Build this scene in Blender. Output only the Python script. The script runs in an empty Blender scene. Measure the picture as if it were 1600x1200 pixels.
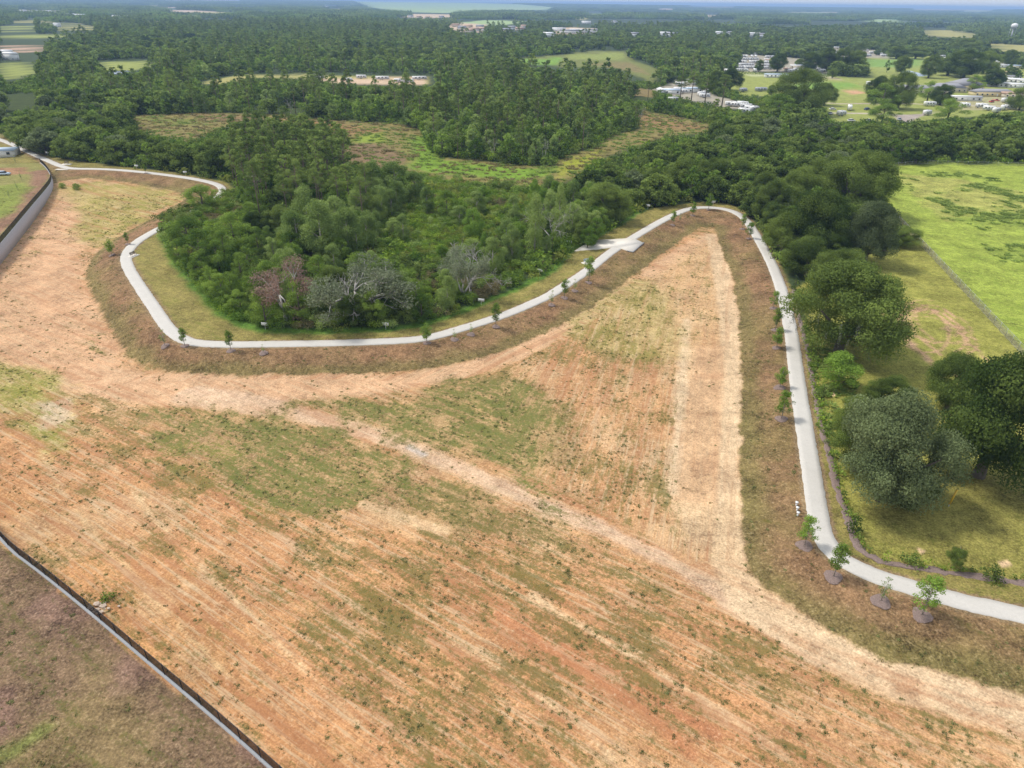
import bpy, math, random
import numpy as np
from mathutils import Matrix, Vector
random.seed(7); RNG = np.random.default_rng(7)
S = bpy.context.scene
COL = S.collection
# ---------------------------------------------------------------- camera
CAM_H = 60.0; FPX = 1081.0; CX, CY = 800.0, 600.0
PITCH = math.atan(597.0 / FPX); ROLL = 0.0125
F = np.array([0, math.cos(PITCH), -math.sin(PITCH)])
R0 = np.array([1.0, 0, 0]); U0 = np.array([0, math.sin(PITCH), math.cos(PITCH)])
RT = math.cos(ROLL) * R0 + math.sin(ROLL) * U0
UP = -math.sin(ROLL) * R0 + math.cos(ROLL) * U0
cam = bpy.data.cameras.new('camera'); cam.sensor_width = 36; cam.lens = 36 * FPX / 1600
cam.clip_start = 0.5; cam.clip_end = 60000
co = bpy.data.objects.new('camera', cam); COL.objects.link(co)
co.matrix_world = Matrix(((RT[0], UP[0], -F[0], 0), (RT[1], UP[1], -F[1], 0), (RT[2], UP[2], -F[2], CAM_H), (0, 0, 0, 1)))
S.camera = co
# ---------------------------------------------------------------- light
SUN_EL = math.radians(56); SUN_AZ = math.atan2(-0.96, 0.28)       # sun stands left of the view
w = bpy.data.worlds.new("World"); S.world = w; w.use_nodes = True
nt = w.node_tree; nt.nodes.clear()
sky = nt.nodes.new('ShaderNodeTexSky'); sky.sky_type = 'NISHITA'; sky.sun_disc = False
sky.sun_elevation = SUN_EL; sky.sun_rotation = SUN_AZ; sky.dust_density = 3.0; sky.altitude = 60
cl = nt.nodes.new('ShaderNodeMix'); cl.data_type = 'RGBA'; cl.inputs[0].default_value = 0.62
cl.inputs[7].default_value = (9.5, 9.9, 10.6, 1)                  # thin bright overcast over the blue
bg = nt.nodes.new('ShaderNodeBackground'); bg.inputs[1].default_value = 0.10
wo = nt.nodes.new('ShaderNodeOutputWorld')
nt.links.new(sky.outputs[0], cl.inputs[6]); nt.links.new(cl.outputs[2], bg.inputs[0]); nt.links.new(bg.outputs[0], wo.inputs[0])
sl = bpy.data.lights.new('sun', 'SUN'); sl.energy = 2.6; sl.angle = math.radians(9); sl.color = (1, 0.955, 0.88)
so = bpy.data.objects.new('sun', sl); COL.objects.link(so)
sd = Vector((math.sin(SUN_AZ) * math.cos(SUN_EL), math.cos(SUN_AZ) * math.cos(SUN_EL), math.sin(SUN_EL)))
so.rotation_euler = sd.to_track_quat('Z', 'Y').to_euler(); so.location = (-80, 60, 150)
S.view_settings.view_transform = 'Standard'; S.view_settings.look = 'None'
S.view_settings.exposure = 0.30; S.view_settings.gamma = 1.0
S.cycles.max_bounces = 5; S.cycles.diffuse_bounces = 4; S.cycles.transparent_max_bounces = 12
S.cycles.volume_bounces = 0; S.cycles.use_denoising = True
# ---------------------------------------------------------------- pixel <-> ground
def unproj(px, py, z=0.0):
    px = np.asarray(px, float); py = np.asarray(py, float)
    d = F + (px[..., None] - CX) / FPX * RT - (py[..., None] - CY) / FPX * UP
    t = (z - CAM_H) / np.minimum(d[..., 2], -1e-4)
    return np.stack([d[..., 0] * t, d[..., 1] * t], -1)
def proj(x, y, z=0.0):
    p = np.stack([x, y, np.zeros_like(x) + z - CAM_H], -1)
    dz = np.maximum(p @ F, 1e-3)
    return CX + FPX * (p @ RT) / dz, CY - FPX * (p @ UP) / dz
def W(pts, z=0.0):
    a = np.array(pts, float); return unproj(a[:, 0], a[:, 1], z)
def inpoly(x, y, poly):
    x = np.asarray(x, float); y = np.asarray(y, float)
    r = np.zeros(x.shape, bool); n = len(poly)
    for i in range(n):
        x1, y1 = poly[i]; x2, y2 = poly[(i + 1) % n]
        if y1 == y2: continue
        c = ((y1 > y) != (y2 > y)) & (x < (x2 - x1) * (y - y1) / (y2 - y1) + x1)
        r ^= c
    return r
def segdist(x, y, pts, closed=False, hw=None):
    d = np.full(np.shape(x), 1e9); n = len(pts)
    for i in range(n if closed else n - 1):
        x1, y1 = pts[i]; x2, y2 = pts[(i + 1) % n]
        dx, dy = x2 - x1, y2 - y1; L = dx * dx + dy * dy + 1e-9
        t = np.clip(((x - x1) * dx + (y - y1) * dy) / L, 0, 1)
        q = np.hypot(x - x1 - t * dx, y - y1 - t * dy)
        if hw is not None: q = q - (hw[i] + (hw[(i + 1) % n] - hw[i]) * t)
        d = np.minimum(d, q)
    return d
def sdf(x, y, poly):
    d = segdist(x, y, poly, True); return np.where(inpoly(x, y, poly), -d, d)
def sdf_box(x, y, poly, m):      # computed only near the polygon
    out = np.full(x.shape, 1e6); lo = poly.min(0) - m; hi = poly.max(0) + m
    k = (x > lo[0]) & (x < hi[0]) & (y > lo[1]) & (y < hi[1])
    if k.any(): out[k] = sdf(x[k], y[k], poly)
    return out
def line_box(x, y, pts, m, hw=None):
    out = np.full(x.shape, 1e6); lo = pts.min(0) - m; hi = pts.max(0) + m
    k = (x > lo[0]) & (x < hi[0]) & (y > lo[1]) & (y < hi[1])
    if k.any(): out[k] = segdist(x[k], y[k], pts, False, hw)
    return out
def sstep(a, b, x):
    t = np.clip((x - a) / (b - a), 0, 1); return t * t * (3 - 2 * t)
_T = np.random.default_rng(3).random((256, 256))
def vnoise(x, y, s, o=0):
    x = np.asarray(x) / s + 17.3 * o + 900; y = np.asarray(y) / s + 9.1 * o + 900
    xi = np.floor(x).astype(int); yi = np.floor(y).astype(int); fx = x - xi; fy = y - yi
    fx = fx * fx * (3 - 2 * fx); fy = fy * fy * (3 - 2 * fy)
    g = lambda a, b: _T[a % 256, b % 256]
    return (g(xi, yi) * (1 - fx) + g(xi + 1, yi) * fx) * (1 - fy) + (g(xi, yi + 1) * (1 - fx) + g(xi + 1, yi + 1) * fx) * fy
def fbm(x, y, s, n=4, o=0):
    r = 0; a = 1.0; t = 0
    for k in range(n):
        r = r + a * vnoise(x, y, s / 2 ** k, o + 3 * k); t += a; a *= 0.55
    return r / t
# ---------------------------------------------------------------- outlines read off the photograph (pixels of the 1600x1200 frame)
BASIN = -4.0
TRAIL = [(-150,166),(-60,199),(0,218),(25,228),(50,240),(75,251),(95,260),(112,264),(160,264),(215,268),(265,274),(300,279),(330,285),(345,291),(349,298),(343,306),(325,318),(300,332),(270,347),(240,362),(215,377),(201,390),(196,403),(200,418),(212,438),(228,462),(245,487),(258,507),(270,520),(284,530),(302,536),(330,538),(370,539),(410,538),(500,537),(600,534),(650,531),(680,526),(720,514),(760,502),(800,488),(830,475),(855,464),(880,448),(905,432),(930,414),(950,397),(975,380),(1000,365),(1025,350),(1050,337),(1070,328),(1085,325),(1105,324),(1130,326),(1150,332),(1166,343),(1180,365),(1193,388),(1205,410),(1217,440),(1226,470),(1232,500),(1238,530),(1246,600),(1254,650),(1262,700),(1270,750),(1277,800),(1283,830),(1294,855),(1316,876),(1350,893),(1390,908),(1440,923),(1500,940),(1560,953),(1640,972),(1760,1000)]
SODLINE = [(86,288),(95,284),(130,279),(180,283),(230,292),(270,300),(297,308),(270,322),(235,343),(200,362),(180,374),(155,392),(138,410),(133,430),(142,455),(155,483),(170,508),(186,538),(200,560),(215,568),(240,578),(290,585),(350,588),(450,587),(550,585),(620,580),(680,575),(720,567),(770,555),(800,545),(862,515),(925,482),(985,435),(1032,400),(1070,372),(1095,356),(1115,356),(1126,387),(1145,437),(1152,487),(1157,575),(1156,650),(1155,750),(1156,830),(1162,870),(1177,900),(1200,922),(1232,950),(1300,992),(1375,1030),(1450,1047),(1525,1070),(1600,1087),(1800,1130)]
WALL_A = [(62,254),(70,261),(76,269),(80,277),(79,286),(68,300),(48,323),(25,351),(0,381),(-40,425),(-90,500),(-110,600),(-90,720),(0,851),(60,895),(140,960),(235,1042),(330,1122),(420,1202),(560,1330)]
MULCH = [(1240,452),(1250,500),(1262,545),(1268,590),(1275,620),(1280,650),(1290,690),(1300,730),(1310,770),(1320,800),(1330,835),(1345,860),(1370,875),(1400,882),(1440,888),(1480,895),(1520,900),(1560,905),(1600,912),(1700,925)]
WOOD_EDGE = [(-150,175),(0,208),(60,238),(80,245),(120,251),(170,258),(210,262),(280,270),(320,278),(352,284),(372,300),(378,325),(372,348),(340,352),(300,345),(262,342),(252,360),(262,385),(268,400),(290,430),(310,455),(330,475),(350,492),(380,508),(410,515),(500,517),(600,515),(640,510),(700,495),(750,475),(800,455),(845,432),(870,415),(895,388),(925,372),(965,352),(990,335),(1010,325),(1060,320),(1100,315),(1140,318),(1165,330),(1195,370),(1215,405),(1235,445)]
OP_MAIN = WOOD_EDGE + [(1262,545),(1300,640),(1800,640),(1800,1400),(-200,1400)]
OP_PAST = [(1368,264),(1440,254),(1520,256),(1900,258),(1900,660),(1290,660),(1262,545),(1235,445),(1300,425),(1335,395),(1395,352),(1388,300)]
OP_MARSH = [(190,182),(330,176),(440,179),(520,188),(620,193),(664,206),(670,236),(690,246),(760,252),(800,258),(862,260),(885,243),(930,232),(950,215),(1000,200),(1000,172),(1060,183),(1112,195),(1112,207),(1040,213),(960,240),(930,250),(900,275),(870,288),(820,290),(760,288),(680,290),(640,286),(600,276),(560,262),(536,250),(545,220),(500,197),(440,190),(385,190),(345,200),(300,222),(250,212),(200,202)]
OP_FAR = [  # open ground among the far woods: (outline, colour key)
 ([(155,97),(230,95),(238,104),(200,112),(160,112)],'lawn'), ([(92,36),(118,37),(153,43),(140,47),(110,48)],'dry'),
 ([(0,42),(50,40),(56,45),(30,50),(0,52)],'lawn'), ([(0,57),(90,53),(120,56),(60,60),(0,60)],'lawn'), ([(0,70),(35,71),(70,75),(60,82),(0,80)],'pinks'),
 ([(0,151),(60,149),(66,158),(40,173),(0,175)],'pinks'), ([(150,140),(230,142),(310,147),(300,158),(230,162),(170,156)],'sandy'),
 ([(540,4.5),(640,4),(720,5),(800,10),(870,13),(850,15.5),(790,16),(700,20.5),(640,19),(590,13)],'pale'), ([(640,22),(715,22.5),(718,26),(660,29),(625,26)],'sandy'),
 ([(700,34),(760,38),(756,50),(725,51),(700,44)],'sandy'), ([(860,42),(935,44),(935,51),(870,54)],'sandy'),
 ([(800,92),(880,85),(925,80),(976,79),(990,95),(1030,108),(1022,132),(1000,120),(960,106),(880,104),(820,100)],'marsh'),
 ([(983,138),(1022,140),(1020,160),(990,156)],'marshb'), ([(306,130),(370,118),(460,116),(560,118),(670,120),(670,132),(560,132),(470,124),(400,123),(340,132)],'dry'),
 ([(1130,112),(1290,118),(1370,122),(1350,108),(1352,92),(1400,84),(1490,90),(1600,104),(1700,110),(1700,195),(1590,175),(1530,182),(1420,190),(1300,190),(1290,168),(1240,160),(1210,150),(1160,150),(1130,135)],'lawn'),
 ([(1155,84),(1235,90),(1300,95),(1300,115),(1150,112)],'gravel'), ([(1020,140),(1060,126),(1080,130),(1120,150),(1190,168),(1190,178),(1150,172),(1080,158)],'gravel'),
 ([(1440,48),(1490,46),(1528,54),(1520,60),(1450,57)],'dry'), ([(1540,68),(1700,74),(1700,84),(1560,80)],'dry'), ([(1290,74),(1390,80),(1390,92),(1330,90),(1290,84)],'gravel'),
 ([(250,15),(310,16),(350,19),(345,22),(260,19)],'sandy'), ([(1095,24),(1135,23),(1130,26),(1100,27)],'sandy'), ([(1075,16),(1088,16),(1084,24),(1076,22)],'pale'), ([(1420,16.5),(1540,17),(1545,19),(1425,18.5)],'sandy'), ([(250,1.5),(380,3),(380,5),(250,4)],'pinks'), ([(8,14),(110,17),(110,19),(20,19)],'gravel')]
OP_FAR += [([(0,98),(40,100),(62,112),(20,124),(0,122)],'lawn'), ([(395,168),(470,170),(468,176),(400,175)],'lawn')]
_rf = random.Random(31)
for _i in range(26):
    _a = _rf.uniform(0, 1600); _b = _rf.choice([9, 12, 15, 20, 26, 34]) + .0085 * (_a - 600) * (_a > 600); _w = _rf.uniform(14, 60); _h = _b * _rf.uniform(.05, .11)
    OP_FAR.append(([(_a - _w, _b), (_a - _w * .3, _b - _h), (_a + _w, _b - _h * .6), (_a + _w * .8, _b + _h * .5), (_a, _b + _h)], _rf.choice(['pale', 'dry', 'sandy', 'lawn'])))
LOW_SCRUB = [(575,328),(630,304),(700,292),(825,306),(850,345),(800,395),(735,425),(655,400),(590,372)]
wTRAIL = W(TRAIL); wMULCH = W(MULCH); wWALL = W(WALL_A); _e = wWALL[-1] - wWALL[-2]; wWALL = np.vstack([wWALL, wWALL[-1] + _e / np.linalg.norm(_e) * 75])
# field outline: sod edge at basin level, closed along the retaining wall
def floorz(x, y):
    z = BASIN + 2.5 * sstep(8, 60, segdist(x, y, wWALL)); return z + (-1.2 - z) * sstep(215, 285, y)
def WB(pts):
    z = BASIN
    for _ in range(8): q = W(pts, z) if not hasattr(z, '__len__') else np.vstack([unproj(np.array([p[0]], float), np.array([p[1]], float), zz) for p, zz in zip(pts, z)]); z = floorz(q[:, 0], q[:, 1])
    return q
wFIELD = np.vstack([WB(SODLINE), [[160, 20], [140, -120], [60, -120]], wWALL[::-1]])
wTERR = np.vstack([wWALL, [[40, -150], [-600, -150], [-600, 300]], W([(-150, 262)])])
wINNER = np.vstack([wTRAIL[2:], [[160, 20], [140, -120], [60, -120]], wWALL[::-1]])
PAD = W([(897,393),(924,376),(980,373),(992,373.5),(1005,380),(988,394),(971,389),(957,387)])
def H(x, y, edge=0.0):
    x = np.asarray(x, float); y = np.asarray(y, float)
    z = np.zeros(x.shape); k = (np.abs(x) < 260) & (y < 420)
    if k.any():
        xx, yy = x[k], y[k]
        d = np.maximum(sdf(xx, yy, wFIELD) + 0.8, 0.0)
        dt = np.maximum(np.minimum(segdist(xx, yy, wTRAIL) - 2.6, sdf(xx, yy, PAD) - .5), 0.0)
        u_ = d / (d + dt + 1e-6); B_ = floorz(xx, yy); h = B_ * (1 - (0.5 * sstep(0, 1, u_) + 0.5 * u_))
        inn_ = inpoly(xx, yy, wINNER); h = np.where(inn_ | (d <= 0), h, 0.0)
        t = inpoly(xx, yy, wTERR)
        if edge > 0: t &= segdist(xx, yy, wWALL) > edge; h = np.where(inpoly(xx, yy, wTERR) & ~t, B_, h)
        h = np.where(t, 0.0, h)
        z[k] = h
    return z
def G(px, py):           # ground point seen at a pixel, on the real relief
    z = 0.0
    for _ in range(12):
        p = unproj(np.array([px]), np.array([py]), z)[0]
        z = 0.5 * z + 0.5 * float(H(np.array([p[0]]), np.array([p[1]]))[0])
    p = unproj(np.array([px]), np.array([py]), z)[0]
    return Vector((p[0], p[1], float(H(np.array([p[0]]), np.array([p[1]]))[0])))
# ---------------------------------------------------------------- object helpers
def tag(o, label=None, cat=None, group=None, kind=None):
    if label: o['label'] = label
    if cat: o['category'] = cat
    if group: o['group'] = group
    if kind: o['kind'] = kind
    return o
def empty(name, loc, rz=0, label=None, cat=None, group=None):
    o = bpy.data.objects.new(name, None); COL.objects.link(o); o.empty_display_size = 0.5
    o.location = loc; o.rotation_euler = (0, 0, rz); return tag(o, label, cat, group)
def mesh_np(name, V, Q, mats, midx=None, cols=None, smooth=False):
    """V (n,3); Q list of index arrays with the same length each (quads or tris)"""
    me = bpy.data.meshes.new(name); V = np.asarray(V, np.float32)
    if isinstance(Q, np.ndarray): Q = [Q]
    Q = [np.asarray(q, np.int32) for q in Q if len(q)]
    loops = np.concatenate([q.ravel() for q in Q]); cnt = np.concatenate([np.full(len(q), q.shape[1]) for q in Q])
    start = np.concatenate([[0], np.cumsum(cnt)[:-1]]).astype(np.int32)
    me.vertices.add(len(V)); me.vertices.foreach_set('co', V.ravel())
    me.loops.add(len(loops)); me.loops.foreach_set('vertex_index', loops.astype(np.int32))
    me.polygons.add(len(cnt)); me.polygons.foreach_set('loop_start', start)
    if midx is not None: me.polygons.foreach_set('material_index', np.asarray(midx, np.int32))
    if smooth: me.polygons.foreach_set('use_smooth', np.ones(len(cnt), bool))
    for m in mats: me.materials.append(m)
    if cols is not None:
        a = me.attributes.new('tint', 'FLOAT', 'FACE'); a.data.foreach_set('value', np.asarray(cols, np.float32))
    me.update(calc_edges=True); me.validate()
    return me
def link(name, me, parent=None, loc=None):
    o = bpy.data.objects.new(name, me); COL.objects.link(o)
    if parent: o.parent = parent
    if loc is not None: o.location = loc
    return o
class MB:        # collects boxes, tubes, prisms into one mesh
    def __init__(s): s.V = []; s.F = {}; s.n = 0
    def add(s, V, Fs):
        for f in Fs: s.F.setdefault(len(f), []).append([i + s.n for i in f])
        s.V += [tuple(v) for v in V]; s.n += len(V); return s
    def box(s, x0, x1, y0, y1, z0, z1, M=None):
        V = [(x, y, z) for z in (z0, z1) for (x, y) in ((x0, y0), (x1, y0), (x1, y1), (x0, y1))]
        if M is not None: V = [tuple(M @ Vector(v)) for v in V]
        return s.add(V, [(3, 2, 1, 0), (4, 5, 6, 7), (0, 1, 5, 4), (1, 2, 6, 5), (2, 3, 7, 6), (3, 0, 4, 7)])
    def tube(s, pts, rad, n=6, cap=True):
        pts = [Vector(p) for p in pts]; V = []; Fs = []
        for i, p in enumerate(pts):
            d = (pts[min(i + 1, len(pts) - 1)] - pts[max(i - 1, 0)]).normalized()
            a = d.orthogonal().normalized() if i == 0 else (pa - d * pa.dot(d)).normalized()
            pa = a; b = d.cross(a)
            r = rad[i] if hasattr(rad, '__len__') else rad
            for k in range(n):
                t = 2 * math.pi * k / n; V.append(p + (a * math.cos(t) + b * math.sin(t)) * r)
        for i in range(len(pts) - 1):
            for k in range(n):
                Fs.append((i * n + k, i * n + (k + 1) % n, (i + 1) * n + (k + 1) % n, (i + 1) * n + k))
        if cap:
            Fs.append(tuple(range(n - 1, -1, -1))); Fs.append(tuple((len(pts) - 1) * n + k for k in range(n)))
        return s.add(V, Fs)
    def prism(s, prof, y0, y1):     # profile in x,z extruded along y
        n = len(prof); V = [(p[0], y0, p[1]) for p in prof] + [(p[0], y1, p[1]) for p in prof]
        return s.add(V, [tuple(range(n)), tuple(range(2 * n - 1, n - 1, -1))] + [(i, i + n, (i + 1) % n + n, (i + 1) % n) for i in range(n)])
    def mesh(s, name, m, smooth=False):
        return mesh_np(name, s.V, [np.array(q) for q in s.F.values()], m if isinstance(m, list) else [m], smooth=smooth)
    def build(s, name, m, parent=None, loc=None, smooth=False): return link(name, s.mesh(name, m, smooth), parent, loc)
def lin(r, g, b, k=0.7):
    f = lambda c: ((c / 255 + 0.055) / 1.055) ** 2.4 if c > 10 else c / 255 / 12.92
    return np.array([f(r) * k, f(g) * k, f(b) * k])
# ---------------------------------------------------------------- materials
def newmat(name):
    m = bpy.data.materials.new(name); m.use_nodes = True; t = m.node_tree; t.nodes.clear()
    out = t.nodes.new('ShaderNodeOutputMaterial'); return m, t, out
def N(t, typ, **kw):
    n = t.nodes.new(typ)
    for k, v in kw.items(): setattr(n, k, v)
    return n
def mathn(t, op, a, b=None, c=None):
    n = N(t, 'ShaderNodeMath', operation=op)
    for i, v in enumerate((a, b, c)):
        if v is None: continue
        if isinstance(v, (int, float)): n.inputs[i].default_value = v
        else: t.links.new(v, n.inputs[i])
    return n.outputs[0]
def mixc(t, f, a, b, blend='MIX'):
    n = N(t, 'ShaderNodeMix', data_type='RGBA', blend_type=blend)
    for i, v in ((0, f), (6, a), (7, b)):
        if isinstance(v, (int, float)): n.inputs[i].default_value = v
        elif isinstance(v, (tuple, list, np.ndarray)): n.inputs[i].default_value = tuple(v)[:3] + (1,)
        else: t.links.new(v, n.inputs[i])
    return n.outputs[2]
def noise(t, vec, scale, detail=3, rough=0.55):
    n = N(t, 'ShaderNodeTexNoise'); n.inputs['Scale'].default_value = scale; n.inputs['Detail'].default_value = detail
    n.inputs['Roughness'].default_value = rough
    if vec is not None: t.links.new(vec, n.inputs['Vector'])
    return n.outputs[0]
def mapr(t, v, a, b, c=0.0, d=1.0):
    n = N(t, 'ShaderNodeMapRange'); t.links.new(v, n.inputs[0])
    for i, k in enumerate((a, b, c, d)): n.inputs[i + 1].default_value = k
    return n.outputs[0]
def plain(name, col, rough=0.7, metal=0.0, var=0.12, scale=2.0, bump=0.0):
    m, t, out = newmat(name); p = N(t, 'ShaderNodeBsdfPrincipled'); geo = N(t, 'ShaderNodeTexCoord')
    f = noise(t, geo.outputs['Object'], scale, 4)
    c = mixc(t, f, [max(0, x * (1 - 2 * var)) for x in col], [min(1, x * (1 + 2 * var)) for x in col])
    t.links.new(c, p.inputs['Base Color']); p.inputs['Roughness'].default_value = rough; p.inputs['Metallic'].default_value = metal
    if bump:
        b = N(t, 'ShaderNodeBump'); b.inputs['Strength'].default_value = bump; t.links.new(f, b.inputs['Height']); t.links.new(b.outputs[0], p.inputs['Normal'])
    t.links.new(p.outputs[0], out.inputs[0]); return m
def leafmat(name, dark, light, transl=0.38):
    m, t, out = newmat(name)
    at = N(t, 'ShaderNodeAttribute', attribute_name='tint'); oi = N(t, 'ShaderNodeObjectInfo')
    f = mathn(t, 'ADD', mathn(t, 'MULTIPLY', at.outputs['Fac'], 0.65), mathn(t, 'MULTIPLY', mathn(t, 'SUBTRACT', oi.outputs['Random'], 0.3), 0.75))
    c = mixc(t, f, dark, light)
    d = N(t, 'ShaderNodeBsdfDiffuse'); tr = N(t, 'ShaderNodeBsdfTranslucent'); mx = N(t, 'ShaderNodeMixShader'); mx.inputs[0].default_value = transl
    t.links.new(c, d.inputs[0]); t.links.new(c, tr.inputs[0]); t.links.new(d.outputs[0], mx.inputs[1]); t.links.new(tr.outputs[0], mx.inputs[2])
    t.links.new(mx.outputs[0], out.inputs[0]); return m
M = {}
M['oak'] = leafmat('oak leaves', (0.062, 0.1, 0.025), (0.245, 0.32, 0.075))
M['greyoak'] = leafmat('grey green oak leaves', (0.085, 0.115, 0.05), (0.245, 0.3, 0.135))
M['pine'] = leafmat('pine needles', (0.095, 0.145, 0.036), (0.315, 0.4, 0.105))
M['leafy'] = leafmat('mixed leaves', (0.082, 0.148, 0.026), (0.315, 0.435, 0.085))
M['light'] = leafmat('pale green leaves', (0.15, 0.225, 0.06), (0.39, 0.49, 0.15), 0.4)
M['scrub'] = leafmat('scrub leaves', (0.1, 0.18, 0.022), (0.36, 0.48, 0.07))
M['yscrub'] = leafmat('yellow green scrub leaves', (0.14, 0.17, 0.035), (0.36, 0.41, 0.09))
M['browns'] = leafmat('brown scrub leaves', (0.17, 0.15, 0.07), (0.3, 0.26, 0.13))
M['bright'] = leafmat('bright green leaves', (0.1, 0.18, 0.025), (0.28, 0.42, 0.075), 0.4)
M['red'] = leafmat('reddish brown leaves', (0.26, 0.16, 0.12), (0.42, 0.32, 0.26))
M['sage'] = leafmat('sage grey leaves', (0.15, 0.18, 0.10), (0.34, 0.38, 0.24))
M['moss'] = leafmat('hanging grey moss', (0.13, 0.14, 0.11), (0.24, 0.25, 0.20))
M['weed'] = leafmat('field weeds', (0.15, 0.165, 0.06), (0.32, 0.33, 0.13))
M['dryweed'] = leafmat('dry weeds', (0.2, 0.165, 0.07), (0.36, 0.31, 0.14))
M['gweed'] = leafmat('pasture weeds', (0.15, 0.22, 0.05), (0.32, 0.40, 0.11))
M['bark'] = plain('bark', (0.12, 0.10, 0.08), 0.9, var=0.3, scale=3)
M['pinebark'] = plain('pine bark', (0.20, 0.15, 0.11), 0.9, var=0.3, scale=3)
M['palebark'] = plain('pale bark', (0.34, 0.31, 0.27), 0.9, var=0.25, scale=3)
M['deadbark'] = plain('bleached grey wood', (0.38, 0.36, 0.33), 0.9, var=0.2, scale=3)
M['white'] = plain('white paint', (0.74, 0.74, 0.73), 0.5, var=0.05)
M['cream'] = plain('cream wall', (0.60, 0.54, 0.42), 0.8, var=0.08)
M['yellowwall'] = plain('pale yellow wall', (0.60, 0.50, 0.28), 0.8, var=0.08)
M['greyroof'] = plain('grey roof', (0.27, 0.27, 0.29), 0.8, var=0.12, scale=4)
M['tanroof'] = plain('tan roof', (0.44, 0.30, 0.22), 0.8, var=0.12, scale=4)
M['blueroof'] = plain('pale blue metal', (0.46, 0.56, 0.66), 0.5, var=0.06)
M['glass'] = plain('dark window glass', (0.03, 0.04, 0.05), 0.15, var=0.1)
M['black'] = plain('black coated metal', (0.018, 0.018, 0.02), 0.5, var=0.2)
M['tyre'] = plain('tyre rubber', (0.03, 0.03, 0.03), 0.9)
M['metal'] = plain('galvanised steel', (0.38, 0.39, 0.38), 0.45, 0.6)
M['wood'] = plain('weathered wood', (0.22, 0.17, 0.12), 0.85, var=0.2)
M['yellow'] = plain('yellow plastic', (0.66, 0.42, 0.04), 0.5)
M['redpaint'] = plain('red paint', (0.48, 0.05, 0.04), 0.4)
M['bluepaint'] = plain('blue paint', (0.06, 0.10, 0.20), 0.4)
M['silver'] = plain('silver paint', (0.45, 0.47, 0.50), 0.35, 0.4)
M['rock'] = plain('pale broken rock', (0.52, 0.42, 0.33), 0.9, var=0.2, scale=5)
M['mulch'] = plain('purple brown mulch', (0.20, 0.145, 0.125), 0.95, var=0.35, scale=7, bump=0.6)
M['asphalt'] = plain('worn road surface', (0.30, 0.27, 0.25), 0.9, var=0.1, scale=0.3)
M['water'] = plain('pond water', (0.30, 0.36, 0.42), 0.12, var=0.05)
def concrete(name, col, streak):
    m, t, out = newmat(name); p = N(t, 'ShaderNodeBsdfPrincipled'); geo = N(t, 'ShaderNodeNewGeometry')
    a = noise(t, geo.outputs['Position'], 0.35, 4); b = noise(t, geo.outputs['Position'], 3.0, 5, 0.7); s = noise(t, geo.outputs['Position'], 1.1, 6, 0.75)
    c = mixc(t, a, [x * 0.9 for x in col], [min(1, x * 1.1) for x in col])
    c = mixc(t, mapr(t, b, 0.35, 0.75, 0, 0.30), c, [x * 0.62 for x in col])
    c = mixc(t, mapr(t, s, 0.64, 0.76, 0, streak), c, (0.10, 0.095, 0.09))
    t.links.new(c, p.inputs['Base Color']); p.inputs['Roughness'].default_value = 0.9
    bm = N(t, 'ShaderNodeBump'); bm.inputs['Strength'].default_value = 0.3; bm.inputs['Distance'].default_value = 0.05
    t.links.new(b, bm.inputs['Height']); t.links.new(bm.outputs[0], p.inputs['Normal'])
    t.links.new(p.outputs[0], out.inputs[0]); return m
M['trail'] = concrete('crushed shell trail', (0.52, 0.495, 0.45), 0.9)
M['slab'] = concrete('smooth concrete', (0.72, 0.67, 0.59), 0.0)
def blockwall():
    m, t, out = newmat('concrete block wall'); p = N(t, 'ShaderNodeBsdfPrincipled'); geo = N(t, 'ShaderNodeNewGeometry'); sx = N(t, 'ShaderNodeSeparateXYZ'); t.links.new(geo.outputs['Position'], sx.inputs[0])
    course = mathn(t, 'FRACT', mathn(t, 'MULTIPLY', sx.outputs[2], 3.3)); n_ = noise(t, geo.outputs['Position'], .8, 5, .7); n2_ = noise(t, geo.outputs['Position'], 6, 3, .7)
    c = mixc(t, n_, (.34, .32, .33), (.48, .455, .46)); c = mixc(t, mapr(t, course, .0, .12, .45, 0), c, (.2, .19, .19)); c = mixc(t, mapr(t, n2_, .45, .6, 0, .3), c, (.28, .25, .24))
    t.links.new(c, p.inputs['Base Color']); p.inputs['Roughness'].default_value = .9; t.links.new(p.outputs[0], out.inputs[0]); return m
M['wall'] = blockwall()
M['cap'] = concrete('pale concrete cap', (0.31, 0.32, 0.33), 0.0)
def fabric(name, col, opac):
    m, t, out = newmat(name); d = N(t, 'ShaderNodeBsdfDiffuse'); d.inputs[0].default_value = tuple(col) + (1,)
    tr = N(t, 'ShaderNodeBsdfTransparent'); mx = N(t, 'ShaderNodeMixShader'); mx.inputs[0].default_value = opac
    t.links.new(tr.outputs[0], mx.inputs[1]); t.links.new(d.outputs[0], mx.inputs[2]); t.links.new(mx.outputs[0], out.inputs[0]); return m
M['blackmesh'] = fabric('black wire mesh', (0.02, 0.02, 0.022), 0.85)
M['wiremesh'] = fabric('grey wire mesh', (0.24, 0.24, 0.20), 0.22)
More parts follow.
